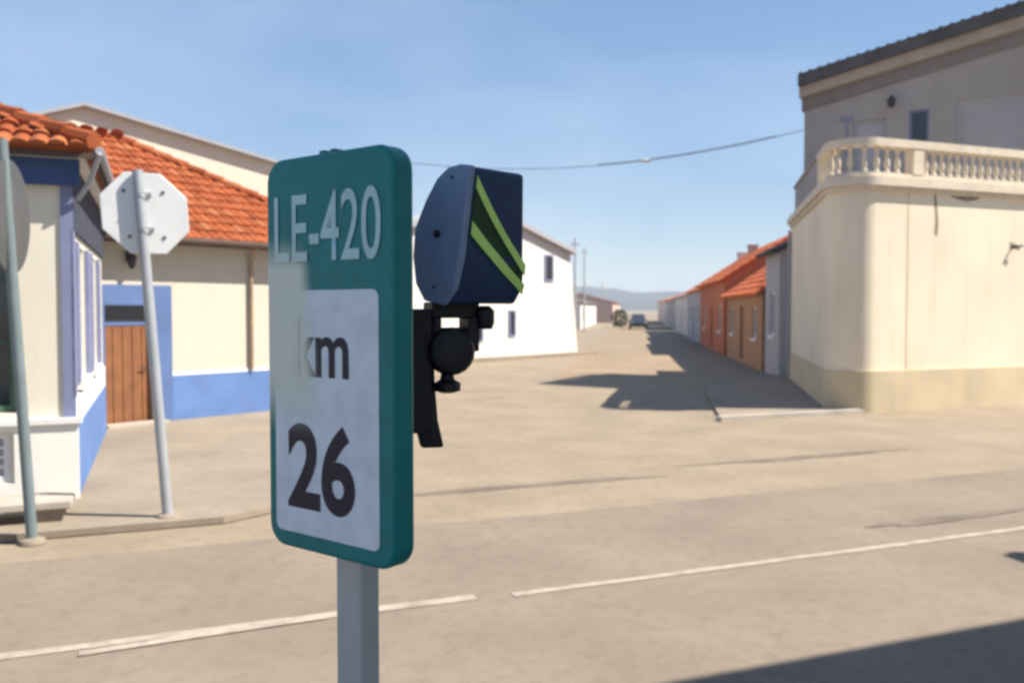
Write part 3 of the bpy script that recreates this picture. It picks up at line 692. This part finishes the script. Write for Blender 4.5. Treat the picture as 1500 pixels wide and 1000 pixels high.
street_house(50.2, 62, 3.2, 4.9, M['fargrey'], M['roof_far'], 'grey far house with orange roof on the shady side of the street', depth=6, off=.1, wins=((2, 1, 1, 1.2), (8.5, 1, 1, 1.2)), door=5, tiles=False, chim=(9.5, .0, M['farwhite']))
street_house(62.2, 80, 3.0, 3.9, M['farwhite'], M['bandgrey'], 'pale far house with grey roof down the shady side of the street', depth=6, off=.3, wins=((3, 1, 1, 1.2), (12, 1, 1, 1.2)), door=8, tiles=False)
street_house(82, 104, 2.9, 3.8, M['fargrey'], M['bandgrey'], 'long dull grey house beyond the parked dark car', depth=7, off=.6, wins=((3, 1, 1, 1.2), (12, 1, 1, 1.2)), door=8, tiles=False)
street_house(106, 150, 3.2, 4.3, M['farwhite'], M['roof_far'], 'white farthest house in the right row of the side street', depth=7, off=1.5, wins=((3, 1.2, 1, 1.2), (22, 1.2, 1, 1.2)), door=12, tiles=False)
street_house(62, 78, 2.6, 3.2, M['pink'], M['bandtan'], 'low pink house set back on the sunny side of the street', depth=7, off=5.0, left=True, wins=((4, 1, 1, 1.1),), door=9, tiles=False)
street_house(86, 120, 2.7, 3.6, M['farwhite'], M['bandgrey'], 'low whitish shed far down the sunny side of the street', depth=8, off=3.0, left=True, wins=((4, 1, 1, 1.1), (20, 1, 1, 1.1)), tiles=False)
street_house(128, 190, 3.0, 4.2, M['pink'], M['roof_far'], 'long pinkish far building closing the sunny side of the street', depth=9, off=1.0, left=True, wins=((4, 1.2, 1, 1.1), (30, 1.2, 1, 1.1)), tiles=False)
# television aerial on the ochre house
an = gline(33.0, 2.8)
ta = thing('television_aerial', an+UP*4.4, 'thin television aerial standing on the ochre house roof', 'aerial')
m_ = MB(); m_.tube([an+UP*4.3, an+UP*5.9], .02, 6); m_.build('mast', M['polegrey'], ta)
m_ = MB(); m_.tube([an+UP*5.7-g*.6, an+UP*5.7+g*.6], .012, 6)
for k in range(6): c_ = an+UP*5.7+g*(-.5+k*.2); m_.tube([c_-V(g.y, -g.x, 0)*(.3-k*.03), c_+V(g.y, -g.x, 0)*(.3-k*.03)], .008, 5)
m_.build('antenna_bars', M['polegrey'], ta)

# utility poles
def upole(loc, h, label):
    t = thing('utility_pole', loc, label, 'utility pole', 'slim grey utility poles along the side street'); L0 = Vector(loc)
    m = MB(); m.tube([L0, L0+UP*h], [.10, .06], 10); m.build('shaft', M['pole_wood'], t, smooth=True)
    m = MB(); m.obox(L0+UP*(h-.5)-V(.3, .04, 0), V(.6, 0, 0), V(0, .08, 0), UP*.06); m.build('crossarm', M['pole_wood'], t)
    for x in (-.26, .26):
        m = MB(); m.lathe(L0+UP*(h-.44)+V(x, 0, 0), [(.03, 0), (.05, .05), (.03, .1), (.045, .14), (.01, .18)], 8); m.build('insulator', M['lens'], t)
    return t
upole((4.25, 60, 0), 6.8, 'slim grey utility pole just behind the white corner house')
upole((6.6, 81, 0), 7.6, 'slim grey utility pole between the low pink house and the whitish shed')
upole((15.2, 150, 0), 6.4, 'slim grey utility pole in front of the far long pinkish building')

# overhead cable with a splice
ca = F0+fn*.05+UP*6.62; cb = AP+dC*7.7-qC*.08+UP*7.0
cb_t = thing('overhead_cable', ca, 'sagging black overhead cable strung between the grey house and the barn', 'cable')
pts = []
for i in range(41):
    k = i/40; p = ca.lerp(cb, k); p.z -= .75*4*k*(1-k); pts.append(p)
m_ = MB(); m_.tube(pts, .010, 6); m_.build('wire', M['cable'], cb_t, smooth=True)
m_ = MB(); m_.tube([p+V(0, .02, .03) for p in pts[2:17]], .010, 6); m_.build('wire', M['cable'], cb_t, smooth=True)
m_ = MB(); m_.lathe(pts[12]-V(.15, 0, -.0), [(.02, 0), (.05, .04), (.05, .26), (.02, .3)], 8, axis=(1, 0, 0)); m_.build('splice_box', M['lens'], cb_t, smooth=True)

# parked car far down the street, seen from the front
def car(loc, rz, label):
    t = thing('parked_car', loc, label, 'car'); Rm = Matrix.Rotation(rz, 3, 'Z'); L0 = Vector(loc)
    X = lambda x, y, z: L0+Rm @ V(x, y, z)
    def loft(secs, name, mat, par=None, sm=True):
        mb = MB(); n = len(secs[0]); vs = [X(*p) for s in secs for p in s]; fs = []
        for i in range(len(secs)-1):
            for k in range(n): k2 = (k+1) % n; fs.append([i*n+k, i*n+k2, (i+1)*n+k2, (i+1)*n+k])
        fs += [list(range(n))[::-1], [(len(secs)-1)*n+k for k in range(n)]]
        mb.add(vs, fs); return mb.build(name, mat, par or t, smooth='fix' if sm else False, shade=40)
    def sec(y, w, z0, z1): return [(-w*.9, y, z0), (w*.9, y, z0), (w, y, z0+.12), (w, y, z1-.12), (w*.9, y, z1), (-w*.9, y, z1), (-w, y, z1-.12), (-w, y, z0+.12)]
    loft([sec(-2.05, .72, .38, .66), sec(-1.95, .82, .26, .76), sec(-1.0, .86, .22, .92), (sec(.9, .86, .22, .96)), sec(1.9, .82, .26, .94), sec(2.02, .76, .36, .86)], 'body', M['carpaint'])
    def cs(y, w0, w1, z1): return [(-w0, y, .90), (w0, y, .90), (w1, y, z1), (-w1, y, z1)]
    cb_ = loft([cs(-1.0, .74, .72, .93), cs(-.35, .76, .60, 1.40), cs(.9, .76, .60, 1.44), cs(1.75, .74, .66, .98)], 'cabin', M['glass'])
    loft([[(-.61, -.38, 1.40), (.61, -.38, 1.40), (.58, -.3, 1.455), (-.58, -.3, 1.455)], [(-.61, 1.0, 1.43), (.61, 1.0, 1.43), (.58, .95, 1.485), (-.58, .95, 1.485)]], 'roof', M['carpaint'])
    for x in (-.79, .79):
        for y in (-1.28, 1.28):
            m = MB(); c_ = X(x, y, .31); ax = Rm @ V(1 if x > 0 else -1, 0, 0)
            m.lathe(c_-ax*.1, [(.2, 0), (.30, .01), (.31, .05), (.31, .17), (.29, .2), (.19, .2)], 16, axis=ax); w_ = m.build('wheel', M['rubber'], t, smooth=True)
            m = MB(); m.lathe(c_+ax*.08, [(.19, 0), (.19, .025), (.05, .03)], 12, axis=ax); m.build('rim', M['galv'], w_)
    for x in (-.6, .6):
        m = MB(); m.lathe(X(x, -1.96, .64), [(.11, 0), (.10, .06), (.05, .09)], 10, axis=Rm @ V(0, -1, 0)); m.build('headlight', M['lens'], t, smooth=True)
    m = MB(); m.obox(X(-.4, -2.075, .42), Rm @ V(.8, 0, 0), Rm @ V(0, .06, 0), UP*.14); m.build('grille', M['rubber'], t)
    return t
car((12.5, 88, 0), R(-6), 'dark parked car seen from the front on the shady side of the street')
# shrub beside it
sh = thing('shrub', (11.5, 95, 0), 'dark green shrub growing beyond the parked car', 'shrub')
m_ = MB(); r_ = random.Random(11)
for i in range(700):
    a = r_.uniform(0, 6.28); z = r_.uniform(.15, 1.9); rr_ = .95*math.sqrt(max(0, 1-((z-.95)/1.0)**2))*r_.uniform(.4, 1.08)
    c_ = V(11.5+rr_*math.cos(a), 95+rr_*math.sin(a), z); s_ = r_.uniform(.08, .16); n_ = V(r_.uniform(-1, 1), r_.uniform(-1, 1), r_.uniform(-.3, 1)).normalized(); t1 = n_.orthogonal().normalized(); t2 = n_.cross(t1)
    m_.quad(c_-t1*s_, c_-t2*s_*.5, c_+t1*s_, c_+t2*s_*.5)
m_.build('foliage', M['leaf'], sh)
m_ = MB()
for k in range(5): m_.tube([V(11.5, 95, 0), V(11.5+.4*math.cos(k*1.3), 95+.4*math.sin(k*1.3), 1.2)], [.05, .02], 6)
m_.build('stem', M['pole_wood'], sh)

# hills far beyond
m_ = MB(); nx, ny = 90, 10
def hh(x, k):
    s = .55+.25*math.sin(x*.0021+.6)+.16*math.sin(x*.0063+2)+.06*math.sin(x*.019)+.03*math.sin(x*.043+1)
    return s*math.sin(math.pi*min(1, k)*.5)
vs = []
for i in range(nx+1):
    x = -1500+4200*i/nx
    for j in range(ny+1):
        k = j/ny; vs.append(V(x, 1250+420*k, 50*hh(x, k)*(1+.1*math.sin(i*2.1+j*1.7))-.5))
m_.add(vs, [[i*(ny+1)+j, (i+1)*(ny+1)+j, (i+1)*(ny+1)+j+1, i*(ny+1)+j+1] for i in range(nx) for j in range(ny)])
hl = m_.build('hills', M['hill'], smooth=True, shade=180); hl['kind'] = 'structure'

# ---------------------------------------------------------------- house on the near side of the road (its shade falls over the sign)
NP = RP(1.3, .6)
Nh = thing('house', NP, 'tall cream house on the sign side of the road, shading the kilometre sign', 'house')
NL, ND, NZ = 15.0, 8.0, 6.98
na = RP(1.3+NL, .6)                      # seen from the road: left end is the far one
m_ = MB(); wops = [(1.2+k*2.7, 2.2+k*2.7, z, z+1.4) for k in range(5) for z in (1.1, 4.6)]
wall_panel(m_, na, -d, NL, .12, NZ, wops); wall_panel(m_, NP, -q, ND, .12, NZ); wall_panel(m_, NP-q*ND, d, NL, .12, NZ); wall_panel(m_, na-q*ND, q, ND, .12, NZ)
m_.build('wall', M['cream'], Nh)
for a, b, z0, z1 in wops: window(Nh, na, -d, a, b, z0, z1, .1, .07, bars=(1, 1), sill=.06)
n0 = na+d*.3+q*.6+UP*7.04; n1 = NP-d*.3+q*.6+UP*7.04; nr = -q*(ND/2+.6)+UP*1.5
m_ = MB(); m_.prism([n0, n1, n1+nr, n0+nr], UP*.15); m_.prism([n0-q*(ND+1.2), n1-q*(ND+1.2), n1+nr, n0+nr], UP*.15); m_.build('roof', M['roof_far'], Nh)
for p, s in ((NP, 1), (na, -1)):
    m_ = MB(); m_.prism([p+UP*NZ, p-q*ND+UP*NZ, p-q*ND/2+UP*(NZ+1.3)], d*s*.15); m_.build('gable_wall', M['cream'], Nh)
# unseen lamp added on its facade to cast a dark blob on the road
ll = RP(10.5, .6, 5.0)
st = thing('added_shadow_lamp', ll, 'unseen lamp added on the near cream house to cast a road shadow', 'street lamp')
m_ = MB(); m_.tube([ll+q*.02, ll+q*1.1+UP*.35, ll+q*1.8+UP*.4], .035, 8); m_.build('added_lamp_arm', M['galv'], st, smooth=True)
m_ = MB(); m_.lathe(ll+q*1.65+UP*.40, [(.05, 0), (.13, .1), (.17, .4), (.14, .72), (.04, .8)], 10, axis=q); m_.build('added_lamp_head', M['galv'], st, smooth=True)

# ---------------------------------------------------------------- back of an octagonal stop sign
sb = V(-3.2, 8.2, .0); stp = V(-3.44, 8.2, 3.27)
ss = thing('road_sign', sb+UP*.07, 'pale octagonal stop sign seen from behind on a leaning pole', 'road sign')
ax = (stp-sb).normalized()
m_ = MB(); m_.tube([sb, stp], .048, 12); m_.build('post', M['polepale'], ss, smooth=True)
oc = V(-3.40, 8.265, 2.885); ux = V(.92, .39, 0).normalized(); un = nout(ux)
m_ = MB(); m_.prism([oc+ux*(.405*math.cos(R(22.5+45*k)))+ax*(.405*math.sin(R(22.5+45*k))) for k in range(8)], -un*.022); oct_ = m_.build('octagon_plate', M['signback'], ss, bevel=.005)
for dx_, dz_ in ((-.17, .20), (-.15, -.22), (.17, .2), (.15, -.22)):
    m_ = MB(); m_.lathe(oc+ux*dx_+ax*dz_+un*-.001, [(.017, 0), (.017, .012), (.008, .016)], 8, axis=un); m_.build('rivet', M['signgrey'], oct_)
for z in (-.16, .16):
    m_ = MB(); m_.obox(oc+ax*z-ux*.07+un*.002, ux*.14, un*.02, ax*.035); m_.tube([oc+ax*(z+.017)-ux*.055+un*.02, oc+ax*(z+.017)-ux*.03+un*.118, oc+ax*(z+.017)+ux*.05+un*.118, oc+ax*(z+.017)+ux*.055+un*.02], .006, 6); m_.build('clamp', M['galv'], ss)
m_ = MB(); m_.lathe(sb+UP*.071, [(.11, 0), (.10, .02), (.06, .03)], 14); m_.build('footing', M['pavement'], ss, smooth=True)

# back of a round sign at the picture's left
lb = V(-4.09, 7.5, 0); lt = V(-4.28, 7.5, 3.42)
rs = thing('road_sign', lb+UP*.02, 'dull grey round sign seen from behind and almost edge on', 'road sign')
m_ = MB(); m_.tube([lb, lt], .045, 12); m_.build('post', M['polegrey'], rs, smooth=True)
rc = V(-4.29, 7.58, 2.78); un = V(.975, .20, 0).normalized()
m_ = MB(); m_.lathe(rc, [(.47, 0), (.485, .012), (.485, .03), (.46, .034)], 40, axis=un); m_.build('round_plate', M['signgrey'], rs, smooth=True)
m_ = MB(); m_.lathe(lb+UP*.008, [(.11, 0), (.10, .03), (.06, .05)], 14); m_.build('footing', M['pavement'], rs, smooth=True)

# ---------------------------------------------------------------- the kilometre sign
th = math.atan2(.172, .222)
su = V(math.cos(th), -math.sin(th), 0); sn = nout(su)              # across the face (left to right) and towards the viewer
FW, FH, FT = .283, .60, .040
fl = V(-.386, 1.400, 1.63)                                         # lower left corner of the face
km = thing('kilometre_sign', V(-.25, 1.34, .12), 'green and white kilometre sign reading LE-420 km 26 on a square post', 'road sign')
# panel built in its own frame so that x runs across the face, z up
pan_M = Matrix(((su.x, sn.x*-1, 0), (su.y, sn.y*-1, 0), (0, 0, 1)))
def rrect(x0, x1, z0, z1, r, n=7):
    out = []
    for cx, cz_, a0 in ((x1-r, z0+r, -90), (x1-r, z1-r, 0), (x0+r, z1-r, 90), (x0+r, z0+r, 180)):
        for k in range(n+1): w = R(a0+90*k/n); out.append((cx+r*math.cos(w), cz_+r*math.sin(w)))
    return out
def local_obj(name, vs, fs, mat, parent, bevel=0, smooth=False):
    me = bpy.data.meshes.new(name); me.from_pydata(vs, [], fs); me.update(); me.materials.append(mat)
    o = bpy.data.objects.new(name, me); COL.objects.link(o); o.parent = parent
    if smooth:
        for f in me.polygons: f.use_smooth = True
        me.set_sharp_from_angle(angle=R(35))
    if bevel:
        b = o.modifiers.new('bevel', 'BEVEL'); b.width = bevel; b.segments = 3; b.limit_method = 'ANGLE'; b.angle_limit = R(50)
    return o
pts = rrect(0, FW, 0, FH, .036); n = len(pts)
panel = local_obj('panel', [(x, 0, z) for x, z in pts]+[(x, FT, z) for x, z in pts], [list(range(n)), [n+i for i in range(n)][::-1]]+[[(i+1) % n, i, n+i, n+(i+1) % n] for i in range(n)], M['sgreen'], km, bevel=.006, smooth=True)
panel.location = fl-km.location; panel.rotation_euler = pan_M.to_euler()
def flat(name, poly, y, mat):
    return local_obj(name, [(x, y, z) for x, z in poly], [list(range(len(poly)))], mat, panel)
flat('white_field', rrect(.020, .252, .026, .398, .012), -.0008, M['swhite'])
# flat embossed rim just inside the edge
def text(name, body, x0, x1, z0, h, mat, y=-.0016, bold=.012, spacing=1.0):
    cu = bpy.data.curves.new(name, 'FONT'); cu.body = body; cu.size = 1; cu.offset = bold; cu.space_character = spacing
    tmp = bpy.data.objects.new(name, cu); COL.objects.link(tmp)
    dg = bpy.context.evaluated_depsgraph_get(); me = bpy.data.meshes.new_from_object(tmp.evaluated_get(dg)); bpy.data.objects.remove(tmp)
    xs = [v.co.x for v in me.vertices]; ys = [v.co.y for v in me.vertices]; ax0, ax1, ay0, ay1 = min(xs), max(xs), min(ys), max(ys)
    for v in me.vertices:
        X = (v.co.x-ax0)/(ax1-ax0)*(x1-x0)+x0; Z = (v.co.y-ay0)/(ay1-ay0)*h+z0; v.co = (X, y, Z)
    me.update(); me.materials.clear(); me.materials.append(mat)
    o = bpy.data.objects.new(name, me); COL.objects.link(o); o.parent = panel; return o
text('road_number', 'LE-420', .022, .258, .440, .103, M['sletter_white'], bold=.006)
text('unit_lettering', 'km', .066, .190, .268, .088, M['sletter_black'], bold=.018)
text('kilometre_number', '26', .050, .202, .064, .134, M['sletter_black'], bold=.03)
# two small clips on the top edge
for x in (.118, .142):
    local_obj('clip', [(x+a, b, FH+c) for c in (-.012, .007) for a, b in ((-.006, .012), (.006, .012), (.006, .03), (-.006, .03))], [[0, 3, 2, 1], [4, 5, 6, 7], [0, 1, 5, 4], [1, 2, 6, 5], [2, 3, 7, 6], [3, 0, 4, 7]], M['sgreen'], panel, bevel=.002)
# post: rectangular tube behind the panel
pc = fl+su*(FW*.5-.009)-sn*(FT+.006)
m_ = MB(); b0_ = V(pc.x, pc.y, .10)-su*.029
m_.obox(b0_, su*.058, -sn*.040, UP*2.06); m_.build('post', M['galv'], km, bevel=.005, seg=3)
for z in (1.72, 2.08):
    m_ = MB(); m_.obox(V(pc.x, pc.y, z)-su*.06+sn*.004, su*.12, -sn*.010, UP*.03); m_.obox(V(pc.x, pc.y, z)-su*.036-sn*.043, su*.072, -sn*.006, UP*.03); m_.build('bracket', M['galv'], km)
m_ = MB(); m_.obox(V(pc.x, pc.y, .121)-su*.09+sn*.06, su*.18, -sn*.16, UP*.012); m_.build('base_plate', M['galv'], km)

# ---------------------------------------------------------------- striped camera box on a clamp behind the sign
def px(x, y, D): return V((x-750)/1300*D, D, 2.0-(y-452)/1300*D)
DC = 1.40
dv = thing('camera_box', V(-.07, 1.44, 1.80), 'slate and navy camera box with lime stripes clamped behind the green sign', 'camera')
bvec = V(.70, .714, 0).normalized()*.125
prof = [px(690, 243, 1.355), px(674, 241, 1.365), px(656, 246, 1.375), px(640, 262, 1.385), px(624, 292, 1.392), px(607, 335, 1.402), px(604, 375, 1.404), px(608, 415, 1.402), px(620, 440, 1.395), px(648, 447, 1.38), px(664, 424, 1.37), px(674, 380, 1.363)]
zt_, zb_ = prof[0].z, prof[9].z
def exf(p): return .86+.34*max(0, min(1, (zt_-p.z)/(zt_-zb_)))**1.5
cen = sum(prof, V(0, 0, 0))/len(prof)
m_ = MB(); inner = [cen+(p-cen)*.985+bvec*.10 for p in prof]; farp = [p+bvec*exf(p) for p in inner]; nI = len(inner); m_.add(inner+farp, [list(range(nI)), [nI+i for i in range(nI)][::-1]]+[[(i+1) % nI, i, nI+i, nI+(i+1) % nI] for i in range(nI)]); body = m_.build('body', M['navy_plastic'], dv, bevel=.006, seg=3, smooth='fix')
m_ = MB(); m_.prism(prof, bvec*.098); cap = m_.build('end_plate', M['slate_plastic'], dv, bevel=.0035, seg=3)
lfn = (prof[0]-prof[5]).cross(UP).normalized(); lfn = lfn if lfn.y < 0 else -lfn
sc = px(643, 343, 1.385); pn = (prof[0]-prof[6]).cross(prof[3]-prof[6]).normalized(); pn = pn if pn.y < 0 else -pn
sc = sc+pn*((prof[6]-sc).dot(pn)); m_ = MB(); m_.lathe(sc+pn*.0005, [(.006, 0), (.006, .002), (.003, .003)], 12, axis=pn); m_.build('screw', M['black_plastic'], cap)
for sx_, sy_ in ((668, 262), (634, 420)):
    s2 = px(sx_, sy_, 1.38); s2 = s2+pn*((prof[6]-s2).dot(pn)); m_ = MB(); m_.lathe(s2+pn*.0003, [(.0028, 0), (.0028, .001), (.001, .0012)], 10, axis=pn); m_.build('screw', M['navy_plastic'], cap)
# right-hand face: from edge prof[0] .. prof[11] .. prof[10]; stripes are raised strips over it
def face_pt(s, k, lift):
    """s along the box (0 near the end plate, 1 far end), k down the edge (0 top, 1 bottom)"""
    chain = [inner[0], inner[11], inner[10], inner[9]]; Ls = [0]
    for a, b in zip(chain, chain[1:]): Ls.append(Ls[-1]+(b-a).length)
    x = k*Ls[-1]
    for i in range(3):
        if x <= Ls[i+1] or i == 2:
            f = (x-Ls[i])/(Ls[i+1]-Ls[i]); p = chain[i].lerp(chain[i+1], f); tg = (chain[i+1]-chain[i]).normalized(); break
    nr = bvec.normalized().cross(tg).normalized(); nr = nr if nr.y < 0 else -nr
    return p+bvec*exf(p)*s+nr*lift
def strip(name, s0, k0, s1, k1, w0, w1, mat, par, lift=.0015, n=14):
    m = MB()
    for i in range(n):
        qd = []
        for f, sgn in ((i/n, -1), (i/n, 1), ((i+1)/n, 1), ((i+1)/n, -1)):
            s_ = s0+(s1-s0)*f; k_ = k0+(k1-k0)*f+sgn*(w0+(w1-w0)*f)/2; qd.append(face_pt(s_, min(.985, max(.015, k_)), lift))
        m.quad(qd[0], qd[3], qd[2], qd[1])
    o = m.build(name, mat, par); sm_ = o.modifiers.new('thick', 'SOLIDIFY'); sm_.thickness = .0012; sm_.offset = 0; return o
strip('dark_panel', .02, .28, .98, .76, .42, .22, M['darkgreen'], body, .0012)
strip('stripe', .02, .10, 1.0, .70, .085, .085, M['lime'], body, .0030)
strip('stripe', .02, .42, 1.0, .85, .095, .08, M['lime'], body, .0030)
# small lip under the far end
mz = px(690, 446, 1.44)
m_ = MB()
jb = V(-.085, 1.455, 0)
m_.obox(V(-.128, 1.43, 1.985), V(.075, .03, 0), V(-.02, .045, 0), UP*.026); m_.obox(V(-.126, 1.43, 1.945), V(.013, .004, 0), V(-.02, .045, 0), UP*.042); m_.obox(V(-.070, 1.447, 1.945), V(.018, .007, 0), V(-.02, .045, 0), UP*.042); m_.obox(V(-.128, 1.43, 1.930), V(.075, .03, 0), V(-.02, .045, 0), UP*.018)
m_.obox(V(-.128, 1.43, 1.962), V(.07, .028, 0), V(-.02, .045, 0), UP*.007)
m_.build('mount_bracket', M['black_plastic'], dv, bevel=.003)
m_ = MB(); m_.lathe(V(-.045, 1.46, 1.985), [(.012, -.018), (.016, -.008), (.016, .012), (.008, .02)], 12); m_.build('thumb_screw', M['black_plastic'], dv, smooth=True)
kc = px(660, 514, 1.44); ka = V(.25, -.97, .05).normalized()
m_ = MB(); m_.lathe(kc-ka*.028, [(.02, 0), (.034, .005), (.039, .016), (.039, .036), (.034, .046), (.018, .052)], 20, axis=ka); kn = m_.build('ball_knob', M['black_plastic'], dv, smooth=True)
m_ = MB(); f0 = px(655, 548, 1.44); m_.lathe(f0+UP*.004, [(.010, -.002), (.012, -.012), (.022, -.018), (.022, -.030), (.010, -.034)], 14, axis=UP); m_.lathe(f0-UP*.0, [(.011, 0), (.011, .03)], 10); m_.build('lock_screw', M['black_plastic'], dv, smooth=True)
# long clamp lever hanging behind the panel
lev = [px(612, 452, 1.43), px(616, 500, 1.435), px(620, 560, 1.44), px(625, 615, 1.445), px(634, 655, 1.45)]
m_ = MB(); wdt = [.027, .025, .022, .021, .021]; vs = []; lu = V(.97, .22, 0).normalized(); lnn = V(.22, -.97, 0)
for p, w_ in zip(lev, wdt):
    for a, b in ((-1, -1), (1, -1), (1, 1), (-1, 1)): vs.append(p+lu*w_*a*(1 if a < 0 else .8)+lnn*.012*b)
fs = [[i*4+k, i*4+(k+1) % 4, (i+1)*4+(k+1) % 4, (i+1)*4+k] for i in range(4) for k in range(4)]+[[3, 2, 1, 0], [16, 17, 18, 19]]
m_.add(vs, fs); m_.build('clamp_lever', M['black_plastic'], dv, bevel=.005, seg=3, smooth='fix')
m_ = MB(); m_.obox(V(-.185, 1.40, 1.80), V(.06, .03, 0), V(-.015, .05, 0), UP*.18); m_.build('clamp_jaw', M['black_plastic'], dv, bevel=.006)

# ---------------------------------------------------------------- haze
hb = MB(); hb.obox(V(-5000, -700, -2), V(10000, 0, 0), V(0, 7800, 0), UP*72)
hz_ = hb.build('haze', None); hz_['kind'] = 'stuff'; hz_['label'] = 'thin pale haze in the air over the village'; hz_['category'] = 'haze'
hm = bpy.data.materials.new('haze_air'); hm.use_nodes = True; t = hm.node_tree
for n_ in list(t.nodes): t.nodes.remove(n_)
out = t.nodes.new('ShaderNodeOutputMaterial'); pv = t.nodes.new('ShaderNodeVolumePrincipled')
pv.inputs['Color'].default_value = (.80, .89, 1.0, 1); pv.inputs['Density'].default_value = .00045; pv.inputs['Anisotropy'].default_value = 0.0
t.links.new(pv.outputs[0], out.inputs['Volume']); hz_.data.materials.append(hm)
